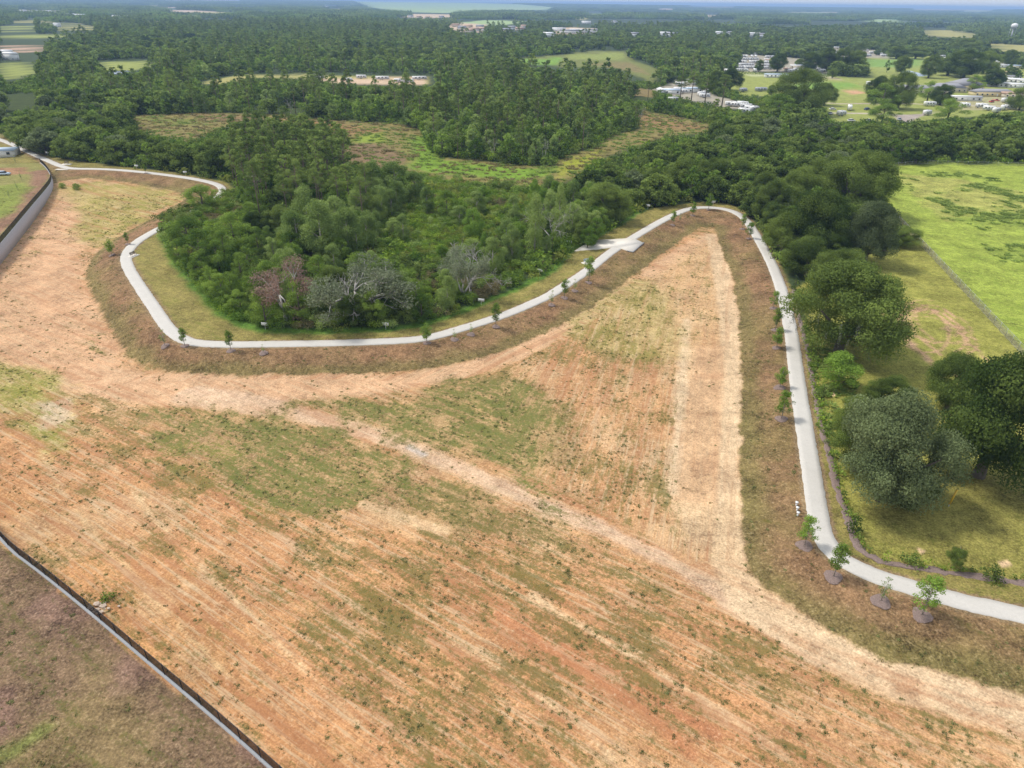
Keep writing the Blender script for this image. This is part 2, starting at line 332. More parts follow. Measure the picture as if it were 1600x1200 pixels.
# ground material: base colour and cover are per-vertex data of the land itself
gm, t, out = newmat('ground cover')
geo = N(t, 'ShaderNodeNewGeometry'); P = geo.outputs['Position']
base = N(t, 'ShaderNodeAttribute', attribute_name='base').outputs['Color']
cov = N(t, 'ShaderNodeAttribute', attribute_name='cover')          # r weeds, g streaks, b speckle, a roughness of turf
sep = N(t, 'ShaderNodeSeparateColor'); t.links.new(cov.outputs['Color'], sep.inputs[0])
stv = N(t, 'ShaderNodeAttribute', attribute_name='grain').outputs['Vector']
wcol = N(t, 'ShaderNodeAttribute', attribute_name='weedcol').outputs['Color']
n1 = mapr(t, noise(t, P, 0.16, 4), .3, .7); n2 = mapr(t, noise(t, P, 0.9, 4, 0.65), .3, .7); n3 = mapr(t, noise(t, P, 3.6, 3, 0.75), .3, .7); n4 = noise(t, P, 1.8, 5, 0.75)
v = mathn(t, 'ADD', mathn(t, 'MULTIPLY', mathn(t, 'SUBTRACT', n1, 0.5), 0.7), mathn(t, 'ADD', mathn(t, 'MULTIPLY', mathn(t, 'SUBTRACT', n2, 0.5), 0.75), mathn(t, 'MULTIPLY', mathn(t, 'SUBTRACT', n3, 0.5), 0.9)))
v = mathn(t, 'ADD', 1.0, mathn(t, 'MULTIPLY', v, cov.outputs['Alpha']))
vv = N(t, 'ShaderNodeCombineXYZ')
for i in range(3): t.links.new(v, vv.inputs[i])
c = mixc(t, 1.0, base, vv.outputs[0], 'MULTIPLY')
c = mixc(t, mapr(t, noise(t, P, 6.0, 4, 0.85), .50, .64, 0, .45), c, mixc(t, 1.0, c, (1.7, 1.65, 1.55), 'MULTIPLY'))
# wheel and blade streaks along the grain
s1 = noise(t, stv, 1.6, 4, 0.7); s2 = noise(t, stv, 0.45, 3, 0.6); s3 = noise(t, stv, 5.0, 3, 0.7)
c = mixc(t, mathn(t, 'MULTIPLY', mapr(t, s1, 0.50, 0.60), mathn(t, 'MULTIPLY', sep.outputs[1], 0.72)), c, lin(228, 200, 160))
c = mixc(t, mathn(t, 'MULTIPLY', mapr(t, s2, 0.52, 0.62), mathn(t, 'MULTIPLY', sep.outputs[1], 0.7)), c, lin(190, 132, 92))
c = mixc(t, mathn(t, 'MULTIPLY', mapr(t, s3, 0.50, 0.62), mathn(t, 'MULTIPLY', sep.outputs[1], 0.55)), c, lin(178, 122, 84))
# pale crumbs
c = mixc(t, mathn(t, 'MULTIPLY', mapr(t, n4, 0.56, 0.66), sep.outputs[2]), c, lin(236, 214, 178))
c = mixc(t, mathn(t, 'MULTIPLY', mapr(t, n4, 0.42, 0.34), mathn(t, 'MULTIPLY', sep.outputs[2], 0.6)), c, lin(165, 120, 80))
# low weeds hugging the soil
wv = N(t, 'ShaderNodeVectorMath', operation='MULTIPLY'); t.links.new(stv, wv.inputs[0]); wv.inputs[1].default_value = (.55, 2.2, 1); wv = wv.outputs[0]
wn = mathn(t, 'ADD', mathn(t, 'MULTIPLY', noise(t, P, 1.6, 7, 0.85), 0.5), mathn(t, 'MULTIPLY', noise(t, wv, 1.0, 6, 0.8), 0.5))
th = mathn(t, 'SUBTRACT', 0.585, mathn(t, 'MULTIPLY', sep.outputs[0], 0.15))
wf = N(t, 'ShaderNodeMapRange'); t.links.new(wn, wf.inputs[0]); t.links.new(th, wf.inputs[1]); t.links.new(mathn(t, 'ADD', th, 0.07), wf.inputs[2])
wcol = mixc(t, mapr(t, noise(t, P, 2.2, 5, 0.8), .42, .58), mixc(t, 1.0, wcol, (1.25, 1.0, 1.0), 'MULTIPLY'), mixc(t, 1.0, wcol, (.72, .86, .7), 'MULTIPLY'))
wcol = mixc(t, mapr(t, noise(t, P, .7, 4, 0.7), .5, .66, 0, .5), wcol, lin(150, 124, 84))
c = mixc(t, mathn(t, 'MULTIPLY', wf.outputs[0], mapr(t, sep.outputs[0], 0.0, 0.08, 0, 0.78)), c, wcol)
p = N(t, 'ShaderNodeBsdfPrincipled'); p.inputs['Roughness'].default_value = 0.95; p.inputs['Specular IOR Level'].default_value = 0.15
t.links.new(c, p.inputs['Base Color'])
bm = N(t, 'ShaderNodeBump'); bm.inputs['Strength'].default_value = 0.5; bm.inputs['Distance'].default_value = 0.12
t.links.new(mathn(t, 'ADD', n3, mathn(t, 'MULTIPLY', s1, sep.outputs[1])), bm.inputs['Height']); t.links.new(bm.outputs[0], p.inputs['Normal'])
t.links.new(p.outputs[0], out.inputs[0]); M['ground'] = gm
# ---------------------------------------------------------------- ground sheet
def axis(parts):
    r = []
    for a, b, st in parts: r += list(np.arange(a, b, st))
    return r
xp = axis([(0, 62, 0.42), (62, 130, 0.8), (130, 260, 1.8), (260, 600, 7)]); g = 600.0
while g < 32000: xp.append(g); g *= 1.07
xp.append(32000); X = np.array([-a for a in xp[:0:-1]] + xp)
yp = axis([(-70, 30, 4), (30, 110, 0.36), (110, 190, 0.6), (190, 330, 1.1), (330, 600, 3)]); g = 600.0
while g < 32000: yp.append(g); g *= 1.035
yp.append(32000); Y = np.array(yp)
GX, GY = np.meshgrid(X, Y); gx, gy = GX.ravel(), GY.ravel()
GZ = H(gx, gy, 2.4); n_grid = len(gx)
wl_ = np.gradient(wWALL, axis=0)
def resample(pts, step):
    pts = np.asarray(pts, float); d = np.hypot(*np.diff(pts, axis=0).T); s = np.concatenate([[0], np.cumsum(d)])
    n = max(2, int(s[-1] / step)); q = np.linspace(0, s[-1], n)
    return np.stack([np.interp(q, s, pts[:, 0]), np.interp(q, s, pts[:, 1])], -1)
def chaikin(pts, k=2):
    pts = np.asarray(pts, float)
    for _ in range(k):
        a = pts[:-1] * 0.75 + pts[1:] * 0.25; b = pts[:-1] * 0.25 + pts[1:] * 0.75
        q = np.empty((len(a) * 2, 2)); q[0::2] = a; q[1::2] = b; pts = np.vstack([pts[:1], q, pts[-1:]])
    return pts
wp = resample(chaikin(wWALL, 2), 0.8)
tn = np.gradient(wp, axis=0); tn /= np.linalg.norm(tn, axis=1)[:, None]; nm = np.stack([-tn[:, 1], tn[:, 0]], -1)
_c = wp[len(wp) // 2] + nm[len(wp) // 2] * 3
if inpoly(np.array([_c[0]]), np.array([_c[1]]), wTERR)[0]: nm = -nm
OFFS = [0.0, -.5, -1, -1.5, -2, -2.6, -3.2, -4, -5, -6.5]; sp_ = np.vstack([wp + nm * o for o in OFFS])
sz_ = np.concatenate([np.full(len(wp), 0.0 if o > -5 else -.6) for o in OFFS])
gx = np.concatenate([gx, sp_[:, 0]]); gy = np.concatenate([gy, sp_[:, 1]]); GZ = np.concatenate([GZ, sz_])
near = (np.abs(gx) < 260) & (gy < 420)
dtrail = line_box(gx, gy, wTRAIL, 30)
soft = sstep(1.4, 3.0, dtrail)
gz = GZ.copy(); gz[near] += (fbm(gx[near], gy[near], 6, 4) - 0.5) * 0.32 * soft[near] + (vnoise(gx[near], gy[near], 0.9, 5) - 0.5) * 0.10 * soft[near]
HILLS = sstep(7000, 12000, np.hypot(gx, gy)) * (fbm(gx, gy, 5200, 3, 4) * 46)
gz += HILLS
gz[n_grid:] += .05; gz[n_grid:n_grid + 2 * len(wp)] = 0.0
nv = len(gx)
base = np.tile(lin(70, 84, 52), (nv, 1)); cover = np.zeros((nv, 4)); cover[:, 3] = 0.35
wc = np.tile(lin(88, 112, 52), (nv, 1)); warp = (fbm(gx, gy, 5, 4, 2) - 0.5); warpf = (vnoise(gx, gy, 1.3, 8) - 0.5)
farn = fbm(gx, gy, 380, 4, 9); base = base * (0.75 + 0.5 * farn)[:, None]
def paint(mask, col=None, w=None, st=None, sp=None, ro=None, wcl=None):
    m = mask[:, None]
    global base, wc
    if col is not None: base = base * (1 - m) + np.asarray(col) * m
    if wcl is not None: wc = wc * (1 - m) + np.asarray(wcl) * m
    for i, a in enumerate((w, st, sp, ro)):
        if a is not None: cover[:, i] = cover[:, i] * (1 - mask) + a * mask
def pmask(px, z=0.0, soft=1.0, wp=1.5):
    wpoly = W(px, z) if z == 0 else WB(px); d = sdf_box(gx, gy, wpoly, soft + wp * 2 + 5) + warp * wp * 2 + warpf * min(wp, 1.0)
    return 1 - sstep(-soft / 2, soft / 2, d)
def lmask(px, hw, z=0.0, soft=1.0, wp=0.8):
    wl = W(px, z) if z == 0 else WB(px); hw = hw if hasattr(hw, '__len__') else [hw] * len(px)
    d = line_box(gx, gy, wl, max(hw) + soft + wp * 2 + 4, hw) + warp * wp * 2 + warpf * min(wp, 0.8)
    return 1 - sstep(-soft / 2, soft / 2, d)
FC = {'lawn': lin(158,166,88), 'dry': lin(176,170,104), 'pinks': lin(205,172,148), 'sandy': lin(214,190,160), 'pale': lin(168,190,130), 'marsh': lin(128,134,72), 'marshb': lin(140,124,80), 'gravel': lin(176,168,150)}
for px, k in OP_FAR:
    px = [(a, max(b, 1.0)) for a, b in px]
    d = np.hypot(*(W(px).mean(0))); paint(pmask(px, 0, 0.01 * d, 0.004 * d), FC[k] * 1.0, ro=0.5)
# wood floor and wetland
paint(pmask([(-150,150),(400,140),(1000,150),(1250,185),(1400,230),(1400,470),(1200,420),(1100,312),(1000,330),(860,410),(620,512),(410,512),(260,400),(330,280),(0,205)], 0, 8, 4), lin(72, 84, 42), ro=0.6, w=0.45, wcl=lin(80,112,40))
paint(pmask(OP_MARSH, 0, 6, 3), lin(142, 130, 78), ro=0.7, w=0.42, wcl=lin(124,138,62))
for px, cc in (([(545,215),(600,205),(610,235),(570,240)], lin(140,156,60)), ([(640,215),(672,212),(690,250),(800,262),(880,262),(820,285),(740,275),(680,272),(640,262)], lin(122,152,52)), ([(540,225),(600,222),(640,250),(600,265),(545,252)], lin(138,116,86)), ([(420,185),(520,190),(600,205),(540,212),(480,200)], lin(150,122,78)), ([(300,178),(400,182),(390,190),(320,188)], lin(146,122,86)),
               ([(880,250),(940,236),(920,255),(870,280)], lin(156,160,56)), ([(200,182),(300,186),(330,196),(260,196)], lin(128,132,66)), ([(1000,178),(1060,190),(1110,200),(1050,203),(1000,196)], lin(152,124,82)),
               ([(800,94),(880,90),(870,102),(810,100)], lin(130,165,70)), ([(885,86),(975,82),(975,92),(890,94)], lin(150,160,84)), ([(905,98),(985,98),(1020,118),(960,106)], lin(142,130,84))):
    paint(pmask(px, 0, 8, 4), cc, ro=0.8, w=0.3)
# mown grass along the wood edge, then the brown sod
paint(pmask([(-150,180)] + WOOD_EDGE[1:] + [(1262,545),(1290,640),(1330,800),(1420,870),(1800,920),(1800,1130)] + SODLINE[::-1][1:] + [(60,330),(-150,500)], 0, 0.8, 0.5), lin(150, 138, 80), ro=0.9, w=0.5, wcl=lin(124,136,58))
paint(lmask(WOOD_EDGE[16:38], 1.3, 0, 2.0, 0.8), lin(98, 132, 50), ro=0.8, w=0.5, wcl=lin(70,120,40))
dF = sdf(gx[near], gy[near], wFIELD); dFa = np.full(nv, 1e3); dFa[near] = dF
dT = dtrail
terr = np.zeros(nv, bool); terr[near] = inpoly(gx[near], gy[near], wTERR)
# which side of the trail: the sod lies between field and trail
inner = np.zeros(nv, bool); inner[near] = inpoly(gx[near], gy[near], wINNER)
ms = (inner & (dFa > -2)).astype(float)
paint(ms, lin(144, 116, 83), w=0.34, st=0.0, sp=0.16, ro=0.95, wcl=lin(112, 108, 58))
big = fbm(gx, gy, 14, 3, 6)
paint(ms * sstep(0.50, 0.68, big) * 0.38, lin(150, 110, 84), w=0.15)
paint(ms * sstep(0.46, 0.30, big) * 0.55, lin(138, 122, 76), w=0.48)
paint(ms * (1 - sstep(1.5, 4.5, dFa + warp * 4)) * 0.6, lin(126, 118, 70), w=0.5)   # greener foot of the slope
paint(ms * (1 - sstep(1.5, 2.6, dT + warp)) * 0.5, lin(150, 116, 84))
# field
fld = (1 - sstep(-0.35, 0.35, dFa + warpf * 0.9 + warp * 0.8)) * (~terr)
paint(fld, lin(208, 162, 116), w=0.40, st=0.75, sp=0.34, ro=0.62, wcl=lin(126, 122, 66))
def fp(px, soft=3, wp=3, k=1.0, **kw): paint(pmask(px, BASIN, soft, wp) * fld * k, **kw)
def fl(px, hw, soft=1.5, wp=1.0, k=1.0, **kw): paint(lmask(px, hw, BASIN, soft, wp) * fld * k, **kw)
fp([(-50,600),(300,640),(700,800),(1100,1000),(1300,1230),(-100,1230)], 10, 4, 0.8, col=lin(208,156,108), st=0.95, w=0.40)
fp([(-50,760),(200,840),(420,1000),(620,1230),(400,1230),(-50,900)], 8, 4, 0.8, col=lin(212,160,108), st=0.85, w=0.16)
pe_ = -gx * 0.64 + gy * 0.77
_a1 = W([(0, 851), (420, 1202)]); _d = (_a1[1] - _a1[0]) / np.linalg.norm(_a1[1] - _a1[0]); blot = fbm((gx * _d[0] + gy * _d[1]) * .35, -gx * _d[1] + gy * _d[0], 9, 5, 41)
cover[:, 0] += fld * sstep(.46, .60, blot) * .42
bigf = fbm(gx, gy, 9, 4, 12)
paint(fld * sstep(0.52, 0.66, bigf) * 0.35, lin(208, 150, 106))
paint(fld * sstep(0.46, 0.34, bigf) * 0.35, lin(226, 196, 152))
pale = lin(228, 198, 166)
fp([(-60,440),(60,335),(112,296),(150,318),(128,400),(135,450),(175,520),(215,580),(330,600),(120,606),(60,590),(-60,540)], 5, 4, 0.9, col=lin(220,177,138), w=0.12, st=0.5, sp=0.25)
fl([(120,590),(250,607),(340,607),(450,604),(560,602),(640,594),(720,580),(800,556),(900,500),(1000,440),(1070,392),(1110,368)], [4.5,5.5,6,5.5,4.2,3.2,2.6,2.4,2.4,2.4,2.8,2], 2, 1.2, 0.9, col=lin(221,180,141), w=0.05, st=0.6, sp=0.15)
fl([(300,618),(400,632),(460,645),(540,665),(620,690),(700,725),(780,760),(850,790),(950,830),(1050,880),(1150,940),(1250,1000),(1400,1060),(1700,1150)], [3,3.2,2.2,1.9,1.8,1.6,1.5,1.3,1.3,1.4,1.8,2,2,2], 1.2, 1.0, 0.85, col=lin(224,192,160), w=0.05, st=0.5, sp=0.2)
fp([(1060,400),(1115,360),(1128,400),(1150,500),(1157,600),(1060,600),(1020,560),(1000,500),(960,470)], 6, 4, 0.6, col=lin(216,180,134), w=0.35, sp=0.7, st=0.1, wcl=lin(142,138,72))
fp([(1064,545),(1157,545),(1157,830),(1160,870),(1090,850),(1046,795)], 1.2, .6, 0.9, col=lin(226,192,150), w=0.05, st=0.3, sp=0.2)
fl([(1112,368),(1130,430),(1143,500),(1147,600),(1144,700),(1144,800),(1150,880),(1190,940),(1260,985),(1350,1035),(1450,1068),(1720,1140)], [2,2.4,2.6,2.2,2.2,2.4,3.2,4.0,3.6,3.4,3.6,3.6], 1.4, 0.35, 0.85, col=lin(230,201,162), w=0.02, st=0.35, sp=0.12)
fp([(1084,540),(1134,540),(1126,700),(1118,792),(1052,782),(1060,690)], 1.2, 0.3, 0.6, col=lin(220,178,136), w=0.03, sp=0.05, st=0.15)
for px in ([(1085,585),(1128,583),(1130,592),(1086,592)], [(1088,645),(1120,644),(1118,652),(1090,652)], [(1076,722),(1120,700),(1122,742),(1080,748)], [(1090,838),(1112,828),(1118,862),(1096,866)]):
    fp(px, 1.4, 0.6, 0.4, col=lin(176,132,98))
fl([(1072,500),(1060,640),(1048,770)], 1.0, 1.5, 0.8, 0.6, col=lin(230,206,170), w=0.2, sp=0.8)
fp([(1040,800),(1150,790),(1170,900),(1080,880)], 5, 3, 0.6, col=lin(226,194,152), sp=0.4, w=0.1)
# weedy patches
GW = lin(92, 114, 50); GY2 = lin(142, 150, 62)
fp([(215,640),(330,640),(450,655),(560,690),(680,740),(780,790),(820,850),(700,840),(560,800),(430,790),(330,760),(240,700)], 6, 5, 0.95, w=1.0, wcl=lin(98,122,52), st=0.1, col=lin(186, 152, 108))
fp([(470,628),(600,622),(760,590),(850,600),(900,650),(890,720),(820,740),(740,716),(640,684),(560,655)], 6, 4, 0.95, w=1.0, wcl=lin(98,122,52), st=0.1, sp=0.2, col=lin(188, 156, 110))
fp([(-60,560),(30,575),(100,600),(118,650),(105,700),(60,712),(20,650),(-60,630)], 4, 3, 0.9, w=0.80, wcl=GY2, col=lin(190,178,110))
fp([(90,292),(150,284),(230,292),(292,308),(240,335),(190,362),(160,385),(110,372),(130,330)], 6, 4, 0.9, w=0.72, wcl=lin(156,160,72), col=lin(188,172,108))
fp([(60,300),(100,290),(120,312),(90,360),(50,420),(0,470),(0,440)], 5, 3, 0.8, w=0.5, wcl=lin(150,148,76))
fp([(700,760),(900,820),(1050,960),(1000,1100),(860,1120),(640,960),(500,860),(560,820)], 9, 6, 0.9, w=0.85, wcl=lin(110,114,58))
fp([(380,870),(520,900),(700,1030),(900,1200),(620,1200),(430,980)], 8, 5, 0.7, w=0.75, wcl=lin(112,116,58))
fp([(700,900),(1000,960),(1250,1060),(1500,1200),(900,1200),(650,1020)], 10, 7, 0.8, w=0.72, wcl=lin(116,114,62))
fp([(880,480),(1000,430),(1060,480),(1060,560),(960,560),(880,520)], 6, 4, 0.8, w=0.7, wcl=lin(146,144,72), col=lin(196,176,118))
fp([(860,580),(1040,580),(1030,820),(900,800),(860,700)], 8, 5, 0.7, w=0.62, sp=0.7, wcl=lin(122,122,64))
fl([(240,690),(320,740),(400,800)], 1.0, 2, 1, 0.9, w=0.8, wcl=lin(110,128,50))
fp([(285,690),(350,682),(370,712),(300,722)], 2, 1, 0.9, w=0.9, wcl=lin(124,140,58))
for px in ([(120,510),(150,515),(160,550),(135,545)], [(210,575),(260,582),(250,598),(215,590)], [(800,740),(850,750),(870,790),(820,780)]): fp(px, 4, 3.5, 0.9, w=0.72, wcl=lin(100,126,50))
fl([(640,699),(662,710)], 0.4, 1.2, 0.8, 0.7, col=lin(212,208,200))
fp([(50,630),(110,620),(120,650),(70,668)], 2, 1.5, 0.8, col=lin(228,205,175), w=0.2)
for pts, cc, hw_ in (([(125,600),(134,630),(128,665),(100,705),(70,728)], lin(205,180,110), .16), ([(112,600),(118,630),(110,660),(88,692)], lin(205,180,110), .16),
                ([(1195,972),(1260,1003),(1340,1042),(1440,1085),(1620,1142)], lin(176,128,92), .14), ([(1200,980),(1262,1012),(1340,1051),(1440,1094),(1620,1152)], lin(180,132,94), .14),
                ([(1320,1020),(1420,1062),(1500,1088),(1620,1112)], lin(190,140,104), .18), ([(60,700),(110,790),(190,880),(300,1000),(380,1080)], lin(232,200,150), .2), ([(170,720),(240,810),(330,900),(440,1010),(560,1130)], lin(234,206,160), .2),
                ([(700,1000),(800,1060),(900,1130),(960,1190)], lin(236,210,165), .28), ([(830,930),(960,1010),(1090,1090),(1230,1180)], lin(238,212,168), .35), ([(880,1010),(1000,1080),(1120,1150)], lin(198,132,94), .5),
                ([(780,960),(900,1040),(1010,1110),(1080,1180)], lin(200,136,96), .6), ([(570,790),(640,815),(690,830)], lin(232,200,155), 1.0), ([(575,805),(650,840)], lin(228,186,138), .8)):
    fl(pts, hw_, 0.6, 0.4, 0.7, col=cc, w=0.12, st=.6)
cover[:, 0] = np.clip(cover[:, 0] + fld * (cover[:, 0] > .1) * (fbm(gx, gy, 5, 4, 51) - .5) * 1.1, 0, 1)
# left and lower-left terraces
paint(terr.astype(float) * (gy > 110), lin(152, 146, 88), w=0.5, ro=0.7, st=0, sp=0, wcl=lin(140,150,70))
paint(lmask([(62,268),(62,280),(50,296),(5,346),(-40,392)], 3.0, 0, 2, 1) * terr, lin(154, 120, 96), w=0.15)
paint(pmask([(-60,299),(40,285),(50,292),(20,330),(-60,380)], 0, 4, 2) * terr, lin(140,150,72), w=0.5)
paint(pmask([(-60,262),(40,262),(44,272),(-60,276)], 0, 2, 1) * terr, lin(170,132,98), w=0.1)
paint(terr.astype(float) * (gy <= 110), lin(134, 110, 86), w=0.5, ro=1.0, st=0, sp=0.18, wcl=lin(112,112,66))
paint(terr.astype(float) * (gy <= 110) * sstep(0.5, 0.62, fbm(gx, gy, 7, 3, 21)) * 0.6, lin(138, 108, 96), w=0.3)
paint(pmask([(-40,1240),(60,1130),(150,1060),(260,1120),(300,1260)], 0, 6, 4) * terr * .7, lin(134, 116, 78), w=0.55, wcl=lin(120,122,66))
paint(pmask([(-10,1180),(60,1135),(90,1130),(30,1180),(-10,1200)], 0, 1.5, .8) * terr * .6, lin(110,128,56))
# pasture on the right
paint(pmask([(1240,450),(1300,420),(1390,300),(1368,264),(1440,250),(1900,250),(1900,930),(1440,886),(1345,858),(1320,800),(1300,730),(1280,650),(1262,545)], 0, 0.8, 0.5), lin(156, 154, 76), w=0.5, st=0, sp=0.05, ro=0.9, wcl=lin(132,146,60))
paint(pmask([(1392,322),(1900,880),(1900,250),(1440,252),(1370,264)], 0, 1.0, 0.6), lin(160, 174, 76), w=0.6, wcl=lin(136,166,60), ro=1.0)
paint(pmask([(1400,270),(1500,280),(1600,300),(1700,330),(1600,340),(1540,330),(1480,345),(1420,300)], 0, 6, 5) * 0.7, lin(174,168,96), w=0.35)
paint(pmask([(1340,770),(1500,740),(1620,720),(1620,900),(1480,890),(1350,850)], 0, 5, 4) * 0.8, lin(146, 138, 74), w=0.4, wcl=lin(112,120,54))
for p_ in ([(1400,268),(1500,270),(1600,285),(1700,300),(1700,380),(1580,350),(1600,345),(1540,362),(1470,345),(1480,325),(1420,300)], [(1535,380),(1600,382),(1700,400),(1700,420),(1590,415),(1540,395)]):
    paint(pmask(p_, 0, 5, 5) * sstep(.45, .55, fbm(gx, gy, 11, 4, 25)) * .6, lin(142, 160, 70), w=.8, wcl=lin(118, 148, 58))
wl = W([(1388,322),(1472,412),(1600,551),(1900,880)]); db = line_box(gx, gy, wl, 6); paint((1 - sstep(0.5, 1.0, db)) * 0.8, lin(150,146,104), w=0.2)
import random as _r
rr = _r.Random(4)
def ring(cx, cy, rx, ry, rot, hw=0.14, k=0.85, a0=0, a1=6.28, sp=0.1):
    pts = []
    for i in range(26):
        a = a0 + (a1 - a0) * i / 25; s = 1 + sp * (i / 25)
        u, v_ = rx * s * math.cos(a), ry * s * math.sin(a)
        pts.append((cx + u * math.cos(rot) - v_ * math.sin(rot), cy + u * math.sin(rot) + v_ * math.cos(rot)))
    paint(lmask(pts, hw, 0, 0.5, 0.08) * k, lin(200, 160, 128), w=0.0)
for i in range(11):
    ring(1455 + rr.uniform(-14, 14), 515 + rr.uniform(-10, 12), rr.uniform(36, 66), rr.uniform(20, 34), rr.uniform(0.1, 0.75), 0.20, rr.uniform(.6, 1.0), rr.uniform(0, 3), rr.uniform(4, 7.5))
for pts in ([(1400,505),(1425,540),(1465,575),(1500,590)], [(1398,490),(1415,525),(1450,560),(1480,600)], [(1410,480),(1430,520),(1470,555)], [(1480,500),(1500,520),(1540,560),(1590,590)]):
    paint(lmask(pts, 0.35, 0, 0.5, 0.2) * 0.8, lin(198,160,128), w=0.0)
for cx_, cy_, r_ in ((1412,500,8),(1425,540,7),(1450,560,8),(1482,513,7)): paint(pmask([(cx_-r_,cy_),(cx_,cy_-r_*.6),(cx_+r_,cy_),(cx_,cy_+r_*.6)], 0, 1, 1) * 0.6, lin(196,160,132), w=0)
for px in ([(1560,880),(1575,876),(1580,884),(1565,886)], [(1430,855),(1445,862),(1440,868)], [(1296,613),(1304,610),(1306,618),(1298,620)]): paint(pmask(px, 0, 0.4, 0.3), lin(222,190,150), w=0)
# park and far details: diamond, paths, roads
paint(pmask([(1315,143),(1330,139),(1352,141),(1350,146),(1330,148)], 0, 2, 1), lin(214,168,130), w=0)
paint(pmask([(1160,116),(1300,118),(1290,122),(1180,121)], 0, 3, 1), lin(196,200,150), w=0)
paint(pmask([(1240,130),(1320,128),(1350,134),(1300,142),(1240,140)], 0, 6, 3) * 0.8, lin(128,168,72))
paint(pmask([(1355,92),(1440,92),(1440,104),(1355,104)], 0, 8, 3) * 0.8, lin(128,168,84))
paint(lmask([(1276,160),(1310,162),(1420,162),(1480,164),(1620,166)], 2.5, 0, 1.5, 0.3), lin(196,184,160), w=0)
paint(lmask([(1280,176),(1340,177),(1400,179)], 2.5, 0, 1.5, 0.3), lin(200,190,170), w=0)
paint(lmask([(1300,123),(1400,126),(1460,128)], 3, 0, 2, 0.3), lin(205,185,160), w=0)
paint(pmask([(1395,180),(1440,178),(1465,174),(1440,182),(1420,191),(1405,190)], 0, 2, 0.5), lin(178,166,156), w=0)
paint(pmask([(1480,152),(1600,150),(1600,172),(1500,172)], 0, 4, 2) * 0.6, lin(190,176,148), w=0.1)
paint(pmask([(485,121),(665,122),(665,131),(560,133),(520,130)], 0, 5, 2), lin(218,190,160), w=0)
paint((dT < 1.9).astype(float), lin(150, 128, 96), w=0.0)
# grain direction of the field: along the wall in the west, along the trail in the east
a1 = W([(0, 851), (420, 1202)]); d1 = (a1[1] - a1[0]) / np.linalg.norm(a1[1] - a1[0])
a2 = W([(1157, 575), (1156, 830)], BASIN); d2 = (a2[1] - a2[0]) / np.linalg.norm(a2[1] - a2[0])
a3 = W([(700, 590), (1000, 440)], BASIN); d3 = (a3[1] - a3[0]) / np.linalg.norm(a3[1] - a3[0])
z2 = inpoly(gx, gy, W([(780,620),(1160,350),(1180,900),(1080,900),(830,760)], BASIN))
z3 = inpoly(gx, gy, W([(100,600),(780,620),(1110,350),(600,560)], BASIN))
grain = np.zeros((nv, 3))
for dd, mk in ((d1, ~(z2 | z3)), (d2, z2), (d3, z3)):
    al = gx * dd[0] + gy * dd[1]; pe = -gx * dd[1] + gy * dd[0] + (vnoise(gx, gy, 40, 31) - 0.5) * 2.5
    grain[mk, 0] = pe[mk] * 1.0; grain[mk, 1] = al[mk] * 0.045
nx, ny = len(X), len(Y)
idx = np.arange(nx * ny).reshape(ny, nx)
quads = np.stack([idx[:-1, :-1], idx[:-1, 1:], idx[1:, 1:], idx[1:, :-1]], -1).reshape(-1, 4)
m_ = len(wp); si = n_grid + np.arange(m_ - 1)
quads = np.vstack([quads] + [np.stack([si + k * m_, si + k * m_ + 1, si + (k + 1) * m_ + 1, si + (k + 1) * m_], -1) for k in range(len(OFFS) - 1)])
me = mesh_np('ground', np.stack([gx, gy, gz], -1), quads, [M['ground']], smooth=True)
def vattr(me, name, arr, typ='FLOAT_COLOR', key='color'):
    a = me.attributes.new(name, typ, 'POINT'); a.data.foreach_set(key, np.asarray(arr, np.float32).ravel())
one = np.ones((nv, 1))
vattr(me, 'base', np.hstack([np.clip(base, 0, 1), one])); vattr(me, 'cover', cover); vattr(me, 'weedcol', np.hstack([wc, one]))
vattr(me, 'grain', grain, 'FLOAT_VECTOR', 'vector')
tag(link('ground', me), 'sandy construction field, sod slopes, pasture and wood floor', kind='structure')
print('ground', nv)
# ---------------------------------------------------------------- trail, slab, mulch
def ribbon(name, pts, width, z, mat, jag=0.0, thick=0.12, hz=None, side=0.0):
    p = resample(chaikin(pts), 0.6); tn = np.gradient(p, axis=0); tn /= np.linalg.norm(tn, axis=1)[:, None]
    nrm = np.stack([-tn[:, 1], tn[:, 0]], -1); rows = []
    r = np.random.default_rng(5); jl = (r.random(len(p)) - .5) * jag; jr = (r.random(len(p)) - .5) * jag
    offs = [(-width / 2 - 0.03, -thick), (-width / 2, 0), (-width / 4, 0.02), (0, 0.03), (width / 4, 0.02), (width / 2, 0), (width / 2 + 0.03, -thick)]
    for o, dz in offs:
        j = jl if o < -width * .4 else (jr if o > width * .4 else 0 * jl)
        q = p + nrm * (o + side + j)[:, None]; zz = z + dz + (H(q[:, 0], q[:, 1]) if hz else 0)
        rows.append(np.column_stack([q, np.zeros(len(q)) + zz]))
    V = np.concatenate(rows); n = len(p); ii = np.arange(n - 1); Q = []
    for k in range(len(offs) - 1): Q.append(np.stack([k * n + ii, k * n + ii + 1, (k + 1) * n + ii + 1, (k + 1) * n + ii], -1))
    return link(name, mesh_np(name, V, np.concatenate(Q), [mat], smooth=True))
tag(ribbon('trail', wTRAIL, 2.75, 0.09, M['trail'], 0.15), 'pale crushed shell trail looping round the wood and the field', kind='structure')
PAD_ = W([(897,393),(924,376),(980,373),(992,373.5),(1005,380),(988,394),(971,389),(957,387)])
def slab(name, poly, z0, z1, mat, cen=None):
    n = len(poly); V = [(a, b, z1) for a, b in poly] + [(a, b, z0) for a, b in poly]; s = MB()
    s.add(V, [tuple(range(n))] + [(i, i + n, (i + 1) % n + n, (i + 1) % n) for i in range(n)])
    return s.build(name, mat)
